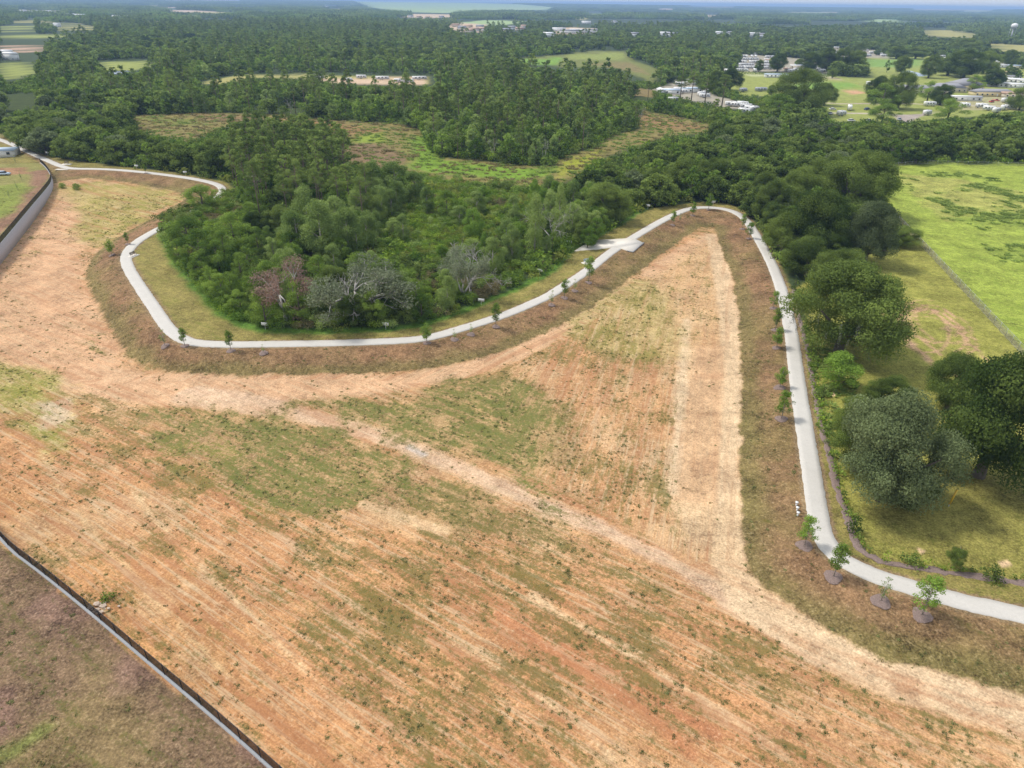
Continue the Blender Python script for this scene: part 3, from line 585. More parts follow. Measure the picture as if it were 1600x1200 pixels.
tag(slab('concrete_apron', PAD[::-1], -0.3, 0.135, M['slab']), 'pale concrete turning pad crossing the trail', kind='structure')
mb = MB(); kp = [tuple(a) + (0.19,) for a in W([(1006,380.2),(988.5,395),(980,393)])]
mb.tube(kp, 0.16, 6); tag(mb.build('kerb', M['cap']), 'raised pale kerb round the end of the concrete pad', kind='structure')
tag(ribbon('mulch_bed', wMULCH, 0.9, 0.07, M['mulch'], 0.5, hz=True), 'purple brown mulch bed beside the hedge of young shrubs', kind='structure')
# roads and water of the park
def flat(name, px, z, mat, label, kind='structure'):
    return tag(slab(name, W(px)[::-1], -0.4, z, mat), label, kind=kind)
flat('pond', [(1455,98),(1480,97),(1484,102),(1462,104),(1454,101)], 0.05, M['water'], 'grey blue pond on the green lawn behind the park buildings')
flat('pool_water', [(1408,112),(1420,110),(1440,115),(1452,118),(1440,119.5),(1410,118)], 0.06, M['blueroof'], 'pale blue pond beneath the round trees on the park lawn')
flat('pond', [(160,112),(200,110),(204,113),(168,118)], 0.05, M['water'], 'small pale pond beyond the yellow green field at the far left')
# ---------------------------------------------------------------- retaining wall and black fence
def wallstrip(name, o0, o1, z0, z1, mat, parent):
    n = len(wp); rows = []
    for o, z in ((o0, z0), (o0, z1), (o1, z1), (o1, z0)): rows.append(np.column_stack([wp + nm * o, np.full(n, z)]))
    V = np.concatenate(rows); ii = np.arange(n - 1)
    Q = [np.stack([k * n + ii, k * n + ii + 1, ((k + 1) % 4) * n + ii + 1, ((k + 1) % 4) * n + ii], -1) for k in range(4)]
    ends = np.array([[0, n, 2 * n, 3 * n], [3 * n + n - 1, 2 * n + n - 1, 2 * n - 1, n - 1]])
    return link(name, mesh_np(name, V, np.concatenate(Q + [ends]), [mat]), parent)
rw = empty('retaining_wall', (0, 0, 0), 0, 'long pale concrete retaining wall holding the grass terrace above the sandy field', 'retaining wall')
wallstrip('wall_face', 0.004, 0.30, BASIN - 1, 0.02, M['wall'], rw); wallstrip('coping', 0.02, 0.29, 0.023, 0.12, M['cap'], rw)
fe = empty('chain_link_fence', (0, 0, 0), 0, 'long black chain link fence standing on the concrete retaining wall', 'fence')
fp_ = resample(wp + nm * 0.24, 3.0); FH = 1.55
vis = [i for i in range(len(fp_))]
pm = MB().tube([(0, 0, 0), (0, 0, FH + .06)], 0.05, 6).mesh('post', M['black'])
for i in vis:
    if len([1 for _ in ()]) > 99: break
    q = proj(np.array([fp_[i][0]]), np.array([fp_[i][1]]), 0.0)
    if i < 200 and -60 < q[0][0] < 1600 and q[1][0] < 1320: link('post', pm, fe, (fp_[i][0], fp_[i][1], 0.203))
mb = MB(); n = len(fp_); mb.tube([(a, b, FH + .2) for a, b in fp_], 0.03, 5, False); mb.tube([(a, b, .28) for a, b in fp_], 0.02, 4, False); mb.build('rail', M['black'], fe)
V = [(a, b, .24) for a, b in fp_] + [(a, b, FH + .18) for a, b in fp_]
mb = MB().add(V, [(i, i + 1, i + 1 + n, i + n) for i in range(n - 1)]); mb.build('wire_mesh', M['blackmesh'], fe)
# ---------------------------------------------------------------- pasture fences
def wire_fence(px, h, label, step=3.2, group=None):
    pts = resample(W(px), step); e = empty('wire_fence', (0, 0, 0), 0, label, 'fence'); n = len(pts)
    pm = MB().tube([(0, 0, -.2), (0, 0, h + .1)], 0.045, 6).mesh('post', M['metal'])
    for a, b in pts[:99]: link('post', pm, e, (a, b, 0))
    mb = MB(); mb.tube([(a, b, h) for a, b in pts], 0.03, 5, False); mb.tube([(a, b, .15) for a, b in pts], 0.02, 4, False); mb.build('rail', M['metal'], e)
    V = [(a, b, .1) for a, b in pts] + [(a, b, h) for a, b in pts]
    MB().add(V, [(i, i + 1, i + 1 + n, i + n) for i in range(n - 1)]).build('wire_mesh', M['wiremesh'], e)
wire_fence([(1388,330),(1472,420),(1600,558),(1700,668)], 1.8, 'grey wire fence running diagonally across the right hand pasture')
wire_fence([(1365,266),(1400,260),(1440,256),(1520,258),(1700,262)], 1.5, 'grey wire fence along the foot of the oak belt at the top of the pasture', 4)
# ---------------------------------------------------------------- foliage
def leaves(cl, rng, density, size, jit=0.55, flat=0.75):
    """cl: list of (x,y,z,r,tint[,zscale]); leaf-sized quads spread on and in each clump"""
    C = []; Nn = []; Sz = []; T = []
    for c in cl:
        r = c[3]; zs = c[5] if len(c) > 5 else 0.75
        n = max(6, int(density * r * r)); d = rng.normal(size=(n, 3)); d[:, 2] += 0.35; d /= np.linalg.norm(d, axis=1)[:, None]
        rad = r * (0.35 + 0.80 * rng.random(n) ** 0.75)
        C.append(np.array(c[:3]) + d * rad[:, None] * np.array([1, 1, zs])); Nn.append(d + rng.normal(size=(n, 3)) * jit)
        Sz.append(size * (0.6 + 0.8 * rng.random(n))); T.append(np.clip(c[4] + rng.normal(size=n) * 0.16, 0, 1))
    C = np.concatenate(C); Nn = np.concatenate(Nn); Sz = np.concatenate(Sz)[:, None]; T = np.concatenate(T)
    Nn /= np.linalg.norm(Nn, axis=1)[:, None]; a = np.cross(Nn, rng.normal(size=Nn.shape)); a /= np.linalg.norm(a, axis=1)[:, None]; b = np.cross(Nn, a)
    V = np.stack([C - a * Sz, C - b * Sz * flat * .7, C + a * Sz, C + b * Sz * flat], 1).reshape(-1, 3)
    return V, np.arange(len(V)).reshape(-1, 4), T
def limb(mb, a, b, r0, r1, rng, sag=0.15, n=4, sides=6):
    a, b = Vector(a), Vector(b); L = (b - a).length; pts = []
    for i in range(n + 1):
        t = i / n; p = a.lerp(b, t); k = math.sin(t * math.pi)
        pts.append(p + Vector((rng.normal() * L * .05 * k, rng.normal() * L * .05 * k, L * sag * k)))
    mb.tube(pts, [r0 + (r1 - r0) * i / n for i in range(n + 1)], sides); return pts
LOD = {0: (0.11, 330, 6), 1: (0.40, 30, 5), 2: (0.80, 8, 4)}
def make_tree(kind, v, lod):
    """returns trunk MB, crown arrays; unit scale is life size"""
    rng = np.random.default_rng(hash((kind, v)) % 9999 if False else {'oak': 11, 'greyoak': 21, 'pine': 31, 'leafy': 41, 'light': 51, 'dying': 61, 'sparse': 81, 'bright': 71}[kind] * 10 + v)
    size, dens, sides = LOD[lod]; tb = MB(); cl = []
    if kind in ('oak', 'greyoak'):
        Rr = 6.6 + rng.random(); hh = 10.5 + rng.random() * 1.5; zc = hh * .52
        k = 76 if lod < 2 else 26
        for i in range(k):
            th = rng.random() * 6.283; u = rng.random() ** .5; ph = rng.uniform(-.8, 1.0)
            rr_ = Rr * u * math.sqrt(max(0.05, 1 - ph * ph * (1 if ph > 0 else .6))) * (0.90 + .15 * math.sin(th * 3 + v))
            z = zc + ph * (hh - zc) * (0.75 + .3 * (1 - u)); r = rng.uniform(1.1, 2.1) * (1.25 if lod == 2 else 1)
            cl.append((rr_ * math.cos(th), rr_ * math.sin(th), z, r * rng.choice([.75, 1, 1.2]), rng.uniform(.0, 1.0), .7))
        tb.tube([(0, 0, -.3), (0.1, 0, 1), (0.05, .1, 2.2)], [.75, .55, .5], sides + 2)
        if lod < 2:
            for c in cl[::9]: limb(tb, (0.05, .1, 1.9), (c[0] * .85, c[1] * .85, c[2] - .3), .26, .07, rng, .05, 4, sides)
    elif kind == 'pine':
        hh = 18 + rng.random() * 3; tb.tube([(0, 0, -.3), (.1, 0, hh * .5), (.15, .1, hh * .93)], [.26, .2, .07], sides)
        k = 26 if lod < 2 else 12
        for i in range(k):
            f = rng.random(); z = hh * (.52 + .47 * f); Rr = (3.4 * (1 - f) ** .6 + .7) * rng.uniform(.5, 1.1); th = rng.random() * 6.283
            p = (Rr * math.cos(th), Rr * math.sin(th), z); cl.append(p + (rng.uniform(.8, 1.35) * (1.3 if lod == 2 else 1), rng.uniform(.1, .8), .6))
            if lod < 2: limb(tb, (.1, .05, z - .8), p, .08, .03, rng, .03, 2, 4)
    elif kind in ('leafy', 'light', 'bright'):
        hh = {'leafy': 9.8, 'light': 9.5, 'bright': 8}[kind] + rng.random() * 1.5; Rr = {'leafy': 4.6, 'light': 2.9, 'bright': 3.6}[kind]
        tb.tube([(0, 0, -.3), (.1, 0, hh * .4), (.15, .1, hh * .8)], [.24, .17, .05], sides)
        k = 34 if lod < 2 else 13
        for i in range(k):
            f = rng.random(); prof = math.sin(math.pi * (f * .86 + .12)) ** .7
            th = rng.random() * 6.283; q = Rr * prof * rng.uniform(.35, 1.0)
            p = (q * math.cos(th), q * math.sin(th), hh * (.18 + .78 * f)); cl.append(p + (rng.uniform(.75, 1.35) * (1.3 if lod == 2 else 1), rng.uniform(.1, .9), .85))
            if lod < 2 and i % 3 == 0: limb(tb, (.1, .05, max(.8, p[2] - 1.8)), p, .08, .025, rng, .05, 3, 4)
    elif kind in ('dying', 'sparse'):
        hh = 8.5; tips = dead_branches(tb, rng, hh, .3, 5.0)
        for p in tips: cl.append((p[0], p[1], p[2], rng.uniform(.5, 1.1), rng.uniform(.2, .9), .7))
        dens *= .28 if kind == 'dying' else .4
    return tb, leaves(cl, rng, dens * (1.0 if kind != 'pine' else 1.15), size * (.85 if kind == 'pine' else 1))
def dead_branches(mb, rng, h, r, spread, lv=4):
    tips = []
    def grow(p, d, L, r, k):
        q = p + d * L; mid = p.lerp(q, .5) + Vector(rng.normal(size=3) * L * .07)
        mb.tube([p, mid, q], [r, r * .8, r * .6], 6 if k > 2 else 4)
        if k == 0: tips.append(tuple(q)); return
        for i in range(3 if k > 1 else 2):
            nd = (d + Vector(rng.normal(size=3)) * .55 + Vector((0, 0, .1))).normalized(); grow(q, nd, L * rng.uniform(.6, .85), r * .58, k - 1)
        if k < lv - 1: tips.append(tuple(q))
    for i in range(3):
        a = i * 2.1 + rng.random(); s = spread / h
        grow(Vector((0, 0, h * .12)), Vector((math.cos(a) * s, math.sin(a) * s, .8)).normalized(), h * .30, r * .7, lv - 1)
    mb.tube([(0, 0, -.3), (0, 0, h * .08), (0, 0, h * .16)], [r * 1.25, r, r * .85], 7)
    return tips
BARK = {'oak': 'bark', 'greyoak': 'bark', 'pine': 'pinebark', 'leafy': 'bark', 'light': 'palebark', 'dying': 'deadbark', 'sparse': 'deadbark', 'bright': 'bark'}
LEAF = {'oak': 'oak', 'greyoak': 'greyoak', 'pine': 'pine', 'leafy': 'leafy', 'light': 'light', 'dying': 'red', 'sparse': 'sage', 'bright': 'bright'}
_P = {}
def proto(kind, v, lod):
    if (kind, v, lod) not in _P:
        tb, (V, Q, T) = make_tree(kind, v, lod); bm_, lm = M[BARK[kind]], M[LEAF[kind]]
        tm = tb.mesh('trunk', bm_, True); cm = mesh_np('crown', V, Q, [lm], cols=T)
        _P[(kind, v, lod)] = (tm, cm, tb, (V, Q, T))
    return _P[(kind, v, lod)]
def joined(kind, v, lod):
    key = ('j', kind, v, lod)
    if key not in _P:
        tm, cm, tb, (V, Q, T) = proto(kind, v, lod); tv = np.array(tb.V); Qs = [np.array(q) for q in tb.F.values()]
        n0 = len(tv); nf = sum(len(q) for q in Qs); Qs = Qs + [Q + n0]
        _P[key] = mesh_np(kind, np.vstack([tv, V]), Qs, [M[BARK[kind]], M[LEAF[kind]]], midx=[0] * nf + [1] * len(Q), cols=[.5] * nf + list(T))
    return _P[key]
NAME = {'oak': ('oak_tree', 'oak tree'), 'greyoak': ('grey_oak_tree', 'oak tree'), 'pine': ('pine_tree', 'pine tree'), 'leafy': ('broadleaf_tree', 'broadleaf tree'), 'light': ('pale_leaved_tree', 'pale tree'), 'dying': ('dying_tree', 'dying tree'), 'sparse': ('thin_crowned_tree', 'bare limbed tree'), 'bright': ('bright_leaved_tree', 'bushy tree')}
def tree(kind, loc, sc, label, group=None, v=None, rz=None, lod=0, szx=1.0, single=False):
    v = random.randrange(3) if v is None else v; rz = random.uniform(0, 6.28) if rz is None else rz
    nm_, cat = NAME[kind]
    if single:
        e = link(nm_, joined(kind, v, lod)); e.location = loc; e.rotation_euler = (0, 0, rz); tag(e, label, cat, group)
    else:
        e = empty(nm_, loc, rz, label, cat, group); tm, cm = proto(kind, v, lod)[:2]
        link('trunk', tm, e); link('crown', cm, e)
    e.scale = (sc * szx, sc * szx, sc); return e
def scaled(kind, px, py, wpx, hpx, label, v, group=None, rz=None):
    """a tree whose base stands at a pixel, sized from its crown width in the photograph"""
    g_ = G(px, py); dist = (Vector((g_.x, g_.y, g_.z)) - Vector((0, 0, CAM_H))).length
    base_w = {'oak': 16.0, 'greyoak': 16.0, 'pine': 8.5, 'leafy': 9.5, 'light': 7.5, 'dying': 9.0, 'sparse': 10, 'bright': 9}[kind]
    base_h = {'oak': 12, 'greyoak': 12, 'pine': 20, 'leafy': 12, 'light': 11, 'dying': 8.5, 'sparse': 9, 'bright': 9}[kind]
    ww = wpx * dist / FPX; ang = math.atan2(CAM_H, math.hypot(g_.x, g_.y))
    hh = max(hpx * dist / FPX - ww * math.sin(ang) * .35, 1) / math.cos(ang)
    sz = hh / base_h; e = tree(kind, g_, sz, label, group, v, rz, 0, (ww / base_w) / sz); return e
# oaks standing right of the trail, read off one by one
scaled('greyoak', 1374, 781, 176, 172, 'big grey green oak spreading beside the bend of the trail, left of the yellow post', 2)
scaled('oak', 1528, 745, 185, 200, 'tall dark oak at the right edge behind the yellow post', 1)
scaled('oak', 1478, 640, 90, 90, 'dark oak top rising left of the tall oak at the right edge', 2)
scaled('oak', 1385, 645, 80, 60, 'small dark oak tucked behind the big grey green oak', 0)
scaled('oak', 1335, 735, 90, 95, 'dark green oak at the left foot of the big grey green oak', 2)
scaled('oak', 1412, 792, 70, 80, 'dark green bushy oak at the right foot of the big grey green oak', 1)
scaled('oak', 1325, 690, 60, 80, 'dark green oak filling the left side of the big grey green oak', 1)
_mossy = scaled('oak', 1310, 552, 190, 150, 'massive dark oak overhanging the trail with hanging grey moss', 2)
scaled('oak', 1308, 462, 90, 75, 'green rounded oak directly behind the massive mossy oak', 0)
scaled('greyoak', 1350, 412, 92, 95, 'grey leaved oak with bare dark stems at the pasture edge', 1)
scaled('oak', 1268, 400, 110, 108, 'broad dark oak above the mossy oak and left of the grey leaved oak', 1)
scaled('oak', 1335, 338, 120, 95, 'rounded oak at the corner of the pasture where the wire fence starts', 2)
scaled('bright', 1308, 605, 82, 60, 'bright green spreading bush below the mossy oak', 0)
scaled('oak', 1405, 384, 56, 32, 'squat dark evergreen bush alone on the grass left of the wire fence', 0)
def add_moss(seed, lo=2.2, hi=6.0, n=55, Rr=6.3):
    e = _mossy
    r = np.random.default_rng(seed); cl_ = []
    for i in range(n):
        a = r.random() * 6.283; q = Rr * r.uniform(.72, .98); cl_.append((q * math.cos(a), q * math.sin(a), r.uniform(lo, hi), r.uniform(.14, .24), r.uniform(.2, .9), 4.5))
    V, Q, T = leaves(cl_, r, 1600, .05); link('hanging_moss', mesh_np('hanging_moss', V, Q, [M['moss']], cols=T), e)
add_moss(6)
for (a, b, w_, h_, v_) in ((1205,345,60,62,0),(1240,330,70,70,1),(1190,325,52,55,2),(1290,320,80,75,0),(1225,385,55,60,2),(1150,300,56,55,1),(1110,298,60,52,0),(1060,302,62,55,2),(1020,308,52,48,1)):
    scaled('oak', a, b, w_, h_, 'dark rounded oak in the dense grove at the inside of the trail bend', v_, 'oaks at the top bend of the trail')
# grove and named trees inside the wetland wood
scaled('dying', 447, 500, 92, 100, 'dying tree with reddish brown leaves at the south edge of the wood', 0)
scaled('leafy', 318, 425, 66, 72, 'glossy dark bushy tree at the west point of the wood beside the trail', 0)
scaled('leafy', 295, 385, 60, 52, 'dark green tree whose branches reach over the trail', 1)
for (a, b, w_, h_, v_) in ((350,470,46,48,2),(378,490,44,44,0),(402,470,50,60,1),(345,430,56,60,2),(370,395,56,66,0),(335,400,48,52,1)):
    scaled('leafy', a, b, w_, h_, 'dark bushy tree at the rounded west end of the wood', v_, 'bushy trees at the west end of the wood')
for (a, b, w_, h_, v_) in ((470,402,60,78,0),(505,408,62,92,1),(545,402,60,82,2),(575,392,46,66,0),(485,375,50,80,1),(530,378,50,74,2)):
    scaled('light', a, b, w_, h_, 'pale green feathery tree in the clump left of the middle of the wood', v_, 'pale clump in the wood')
for (a, b, w_, h_, v_) in ((585,322,58,66,1),(620,320,64,72,0),(650,316,44,50,2)):
    scaled('light', a, b, w_, h_, 'pale green feathery tree beside the brown marsh behind the low scrub', v_, 'pale trees by the marsh')
for (a, b, w_, h_, v_) in ((800,415,40,70,0),(835,400,38,95,1),(770,430,44,66,2),(872,384,30,90,1),(700,470,40,56,2)):
    scaled('light', a, b, w_, h_, 'thin pale green tree at the east side of the wood', v_, 'thin trees at the east side of the wood')
scaled('oak', 945, 346, 84, 66, 'dark drooping oak on the wood edge above the concrete pad', 0)
scaled('sparse', 565, 500, 150, 125, 'wide grey green tree with bare limbs showing through its crown', 2)
scaled('greyoak', 600, 480, 80, 70, 'grey leaved tree merged into the wide tree with bare limbs', 2)
scaled('sparse', 725, 470, 80, 98, 'green tree wrapped round the bleached forked trunk', 1)
def dead_tree(px, py, hm, spread, label, seed, lv=4, r=.22, group=None):
    e = empty('dead_tree', G(px, py), 0, label, 'dead tree', group); mb = MB(); dead_branches(mb, np.random.default_rng(seed), hm, r, spread, lv)
    mb.build('branches', M['deadbark'], e, smooth=True); return e
dead_tree(566, 497, 11.5, 11, 'bleached bare limbs spreading through the wide grey green tree', 2, 5, .34)
dead_tree(735, 462, 13, 6, 'tall bleached dead tree with forked trunk near the white sign', 5, 5, .30)
dead_tree(860, 388, 13, 7, 'grey leafless tree with a fan of fine twigs, left of the concrete pad', 9, 5, .24)
dead_tree(785, 452, 4.5, 3, 'small grey dead bush at the wood edge', 12, 4, .12)
dead_tree(402, 300, 14, 5, 'pale dead snag standing among the tall pines', 14, 4, .2)
for i, (a, b) in enumerate(((690,235),(770,248),(800,245),(850,252),(715,205),(745,180),(870,240),(790,215),(455,120+60),(1000,190))):
    dead_tree(a, b, 12, 3, 'thin pale dead trunk among the trees at the far side of the marsh', 20 + i % 4, 3, .16, 'dead trunks by the marsh')
scaled('leafy', 318, 330, 52, 46, 'loose sparse tree hanging over the upper trail bend', 1)
_r7 = random.Random(77)
for i in range(46):
    a = _r7.uniform(560, 930); b = _r7.uniform(318, 340) if i < 14 else _r7.uniform(330, 430)
    if b > 400 and a > 860: continue
    k_ = _r7.choice(['light', 'light', 'leafy', 'bright'])
    scaled(k_, a, b, _r7.uniform(26, 44), _r7.uniform(30, 54), {'light': 'pale green young tree standing in the open scrub in the middle of the wood', 'leafy': 'mid green young tree standing in the open scrub in the middle of the wood', 'bright': 'bright bushy tree standing in the open scrub in the middle of the wood'}[k_], i % 3, {'light': 'pale young trees in the scrub', 'leafy': 'mid green young trees in the scrub', 'bright': 'bright bushy trees in the scrub'}[k_])
# ---------------------------------------------------------------- woods filled from the ground up
TOWN = [(642,27),(655,28),(668,29),(690,28),(706,38),(712,42),(722,46),(732,44),(742,49),(750,44),(754,48),(734,51),(800,46),(812,48),(818,44),(790,50),(872,49),(890,52),(905,51),(928,51),(858,57),(990,57),(1036,56),(1050,57),(1122,55),(1140,55),(1174,57),(1190,58),(916,37),(960,36),(15,18),(35,19),(55,19),(75,20),(95,20),(70,26),(110,25),(125,26),(185,28),(195,28),(10,90),(18,94),(90,42),(300,28),(510,11),(525,12)]
OPEN = [[(a-7,b-2.5),(a+7,b-2.5),(a+7,b+1),(a-7,b+1)] for a, b in TOWN] + [OP_MAIN, OP_PAST, OP_MARSH, LOW_SCRUB] + [p for i, (p, k) in enumerate(OP_FAR) if i not in (6,)]
_c2 = []
for p in OPEN[-len(OP_FAR):]:
    c_ = np.mean(p, 0); _c2.append([(c_[0] + (a - c_[0]) * 1.08 + (0), c_[1] + (b - c_[1]) * 1.3) for a, b in p] if c_[1] > 20 and c_[0] < 560 else p)
OPEN[-len(OP_FAR):] = _c2
def candidates(step, dmin, dmax, jit=.42, seed=1, margin=0.78):
    r = np.random.default_rng(seed); ys = np.arange(dmin, dmax, step); out_ = []
    for y in ys:
        hw = y * margin + 25; xs = np.arange(-hw, hw, step); out_.append(np.column_stack([xs, np.full(len(xs), y)]))
    p = np.vstack(out_); return p + (r.random(p.shape) - .5) * 2 * jit * step
def is_open(p, h):
    bad = np.zeros(len(p), bool); yf = CAM_H
    for f in (0.0, .33, .66, .92):
        px, py = proj(p[:, 0], p[:, 1], h * f)
        for poly in OPEN: bad |= inpoly(px, py, poly)
    return bad
REG = [  # base-pixel outline, choice of kinds with weights, height range, label, group
 ([(365,345),(545,345),(560,250),(500,215),(360,225)], [('pine', .72), ('leafy', .18), ('oak', .1)], (.72, .95), 'in the tall dense stand left of the brown marsh', 1),
 ([(-200,150),(190,168),(380,215),(380,300),(-200,240)], [('oak', .72), ('greyoak', .1), ('leafy', .18)], (.78, 1.12), 'in the dark belt above the far left end of the trail', 1),
 ([(380,300),(560,345),(560,520),(250,520),(250,340)], [('leafy', .5), ('light', .25), ('oak', .25)], (.55, .85), 'in the western half of the wetland wood', 1),
 ([(560,380),(880,300),(1010,320),(980,420),(600,530),(560,520)], [('leafy', .45), ('light', .4), ('oak', .15)], (.55, .9), 'in the eastern half of the wetland wood', 1),
 ([(660,175),(1000,175),(1000,262),(660,262)], [('pine', .25), ('light', .38), ('leafy', .37)], (.62, 1.1), 'in the wooded spur behind the green marsh', 1),
 ([(980,190),(1180,205),(1420,215),(1420,480),(1150,420),(940,330),(900,270)], [('oak', .72), ('greyoak', .08), ('leafy', .2)], (.68, 1.02), 'in the dark belt between the trail bend and the trailer park', 1),
 ([(1400,190),(1900,185),(1900,262),(1400,262)], [('oak', .85), ('leafy', .15)], (.8, 1.1), 'in the row of oaks along the top of the pasture', 1),
 ([(-300,118),(1130,118),(1130,210),(-300,210)], [('pine', .24), ('light', .12), ('leafy', .46), ('oak', .18)], (.62, 1.08), 'in the mixed wood beyond the marsh', 1)]
cand = candidates(7.2, 105, 690, seed=3); hgt = 11.0
cand = cand[~is_open(cand, hgt)]
cpx, cpy = proj(cand[:, 0], cand[:, 1], 0.0)
ok = (cpy < 520); cand, cpx, cpy = cand[ok], cpx[ok], cpy[ok]
rk = np.random.default_rng(8); items = []
for (x, y), a, b in zip(cand, cpx, cpy):
    reg = None
    for R_ in REG:
        if inpoly(np.array([a]), np.array([b]), R_[0])[0]: reg = R_; break
    if reg is None: reg = REG[-1] if a < 1130 else REG[5]
    u = rk.random(); kk = reg[1][-1][0]
    for k_, w_ in reg[1]:
        if u < w_: kk = k_; break
        u -= w_
    if kk in ('oak', 'greyoak') and rk.random() < .25: continue
    if y > 420 and rk.random() < .15: continue
    sc = rk.uniform(*reg[2]) * (1.0 if kk != 'light' else 1.05)
    if kk in ('oak', 'greyoak'): sc *= rk.uniform(.72, 1.0)
    items.append((kk, x, y, sc, reg, a, b))
NOUN = {'oak': 'dark rounded oak', 'greyoak': 'grey green oak', 'pine': 'tall pine with a tufted crown', 'leafy': 'mid green leafy tree', 'light': 'pale green slender tree'}
cnt = {}; rest = []
items.sort(key=lambda q: math.hypot(q[1], q[2]) / (1.0 + .25 * (q[0] == 'pine')))
LIM = {'oak': 240, 'greyoak': 60, 'pine': 270, 'leafy': 240, 'light': 180}
for kk, x, y, sc, reg, a, b in items:
    if cnt.get(kk, 0) < LIM[kk] and -20 < a < 1620:
        cnt[kk] = cnt.get(kk, 0) + 1; D = math.hypot(x, y)
        tree(kk, (x, y, 0), sc, NOUN[kk] + ' ' + reg[3], NOUN[kk].split()[-1] + ' trees ' + reg[3] if False else NOUN[kk] + ' ' + reg[3], rk.integers(3), rk.random() * 6.28, 0 if D < 230 else 1, rk.uniform(.9, 1.15), single=D > 330)
    else: rest.append((kk, x, y, sc))
print('trees', cnt, 'rest', len(rest))
# ---------------------------------------------------------------- scatter (for what nobody could count)
def scatter(name, pts, scl, idxs, meshes, label, cat=None, tilt=None):
    c = bpy.data.collections.new(name + '_sources'); 
    for i, m_ in enumerate(meshes):
        o = bpy.data.objects.new('%s_%02d' % (name, i), m_); c.objects.link(o)
    me = bpy.data.meshes.new(name); me.vertices.add(len(pts)); me.vertices.foreach_set('co', np.asarray(pts, np.float32).ravel())
    a = me.attributes.new('scl', 'FLOAT_VECTOR', 'POINT'); a.data.foreach_set('vector', np.asarray(scl, np.float32).ravel())
    a = me.attributes.new('pick', 'INT', 'POINT'); a.data.foreach_set('value', np.asarray(idxs, np.int32))
    a = me.attributes.new('turn', 'FLOAT_VECTOR', 'POINT'); tr = np.zeros((len(pts), 3)); tr[:, 2] = np.random.default_rng(2).random(len(pts)) * 6.283
    a.data.foreach_set('vector', tr.astype(np.float32).ravel())
    o = link(name, me); ng = bpy.data.node_groups.new(name, 'GeometryNodeTree')
    ng.interface.new_socket('Geometry', in_out='INPUT', socket_type='NodeSocketGeometry'); ng.interface.new_socket('Geometry', in_out='OUTPUT', socket_type='NodeSocketGeometry')
    gi, go = ng.nodes.new('NodeGroupInput'), ng.nodes.new('NodeGroupOutput'); iop = ng.nodes.new('GeometryNodeInstanceOnPoints'); ci = ng.nodes.new('GeometryNodeCollectionInfo')
    ci.inputs[0].default_value = c; ci.inputs[1].default_value = True; ci.inputs[2].default_value = True
    iop.inputs['Pick Instance'].default_value = True
    def na(nm_, dt):
        q = ng.nodes.new('GeometryNodeInputNamedAttribute'); q.data_type = dt; q.inputs[0].default_value = nm_; return [s for s in q.outputs if s.enabled][0]
    ng.links.new(gi.outputs[0], iop.inputs['Points']); ng.links.new(ci.outputs[0], iop.inputs['Instance'])
    ng.links.new(na('pick', 'INT'), iop.inputs['Instance Index']); ng.links.new(na('turn', 'FLOAT_VECTOR'), iop.inputs['Rotation']); ng.links.new(na('scl', 'FLOAT_VECTOR'), iop.inputs['Scale'])
    ng.links.new(iop.outputs[0], go.inputs[0]); md = o.modifiers.new('scatter', 'NODES'); md.node_group = ng
    return tag(o, label, cat, None, 'stuff')
# remaining mid-distance trees + far woods
kinds = ['oak', 'pine', 'leafy', 'light', 'greyoak']; ms_ = [joined(k, v_, 2) for k in kinds for v_ in range(3)]
P3, S3, I3 = [], [], []
for kk, x, y, sc in rest: P3.append((x, y, 0)); S3.append((sc * 1.1,) * 2 + (sc,)); I3.append(kinds.index(kk) * 3 + rk.integers(3))
far = candidates(8.6, 690, 2150, seed=5); far = far[~is_open(far, 11.0)]; far = far[fbm(far[:, 0], far[:, 1], 75, 3, 61) > .30]
fpx, fpy = proj(far[:, 0], far[:, 1], 0.0); dn = fbm(far[:, 0], far[:, 1], 160, 3, 7)
for (x, y), q, a in zip(far, dn, fpx):
    kk = 'oak' if (a > 1130 and rk.random() < .6) or rk.random() < (.75 if q < .45 else .15) else ('pine' if rk.random() < .3 else 'leafy')
    if rk.random() < (.22 if q > .55 else .05): kk = 'light'
    if q < .36 and rk.random() < .7: continue
    sc = rk.uniform(.55, 1.25) * (.8 if kk == 'oak' else .86)
    P3.append((x, y, 0)); S3.append((sc * 1.15,) * 2 + (sc,)); I3.append(kinds.index(kk) * 3 + rk.integers(3))
scatter('woodland', P3, S3, I3, ms_, 'unbroken dark green woods stretching away beyond the marsh and the park', 'woodland')
print('woodland', len(P3))
def cluster(seed, kmix):
    r = np.random.default_rng(seed); Vs, Ts = [], []; n = 0
    for i in range(46):
        x, y = r.uniform(-34, 34, 2); kk = kmix[r.integers(len(kmix))]; h = {'oak': 9, 'pine': 14, 'leafy': 11}[kk] * r.uniform(.75, 1.1); Rr = {'oak': 5, 'pine': 3.2, 'leafy': 4}[kk]
        V, Q, T = leaves([(x + r.normal() * 1.2, y + r.normal() * 1.2, h * f, Rr * s, r.uniform(.1, .8), .8) for f, s in ((.35, 1.0), (.6, .9), (.88, .6))], r, 1.1, 1.5)
        Vs.append(V); Ts.append(T)
    V = np.vstack(Vs); return mesh_np('cluster', V, np.arange(len(V)).reshape(-1, 4), [M[{'oak': 'oak', 'pine': 'pine', 'leafy': 'leafy'}[kmix[0]]]], cols=np.concatenate(Ts))
cm_ = [cluster(1, ['oak', 'pine']), cluster(2, ['pine', 'leafy']), cluster(3, ['pine', 'oak']), cluster(4, ['leafy', 'pine']), cluster(5, ['leafy', 'oak']), cluster(6, ['oak', 'leafy'])]
dist = candidates(52, 2120, 12500, seed=6, margin=.76); dist = dist[~is_open(dist, 10.0)]
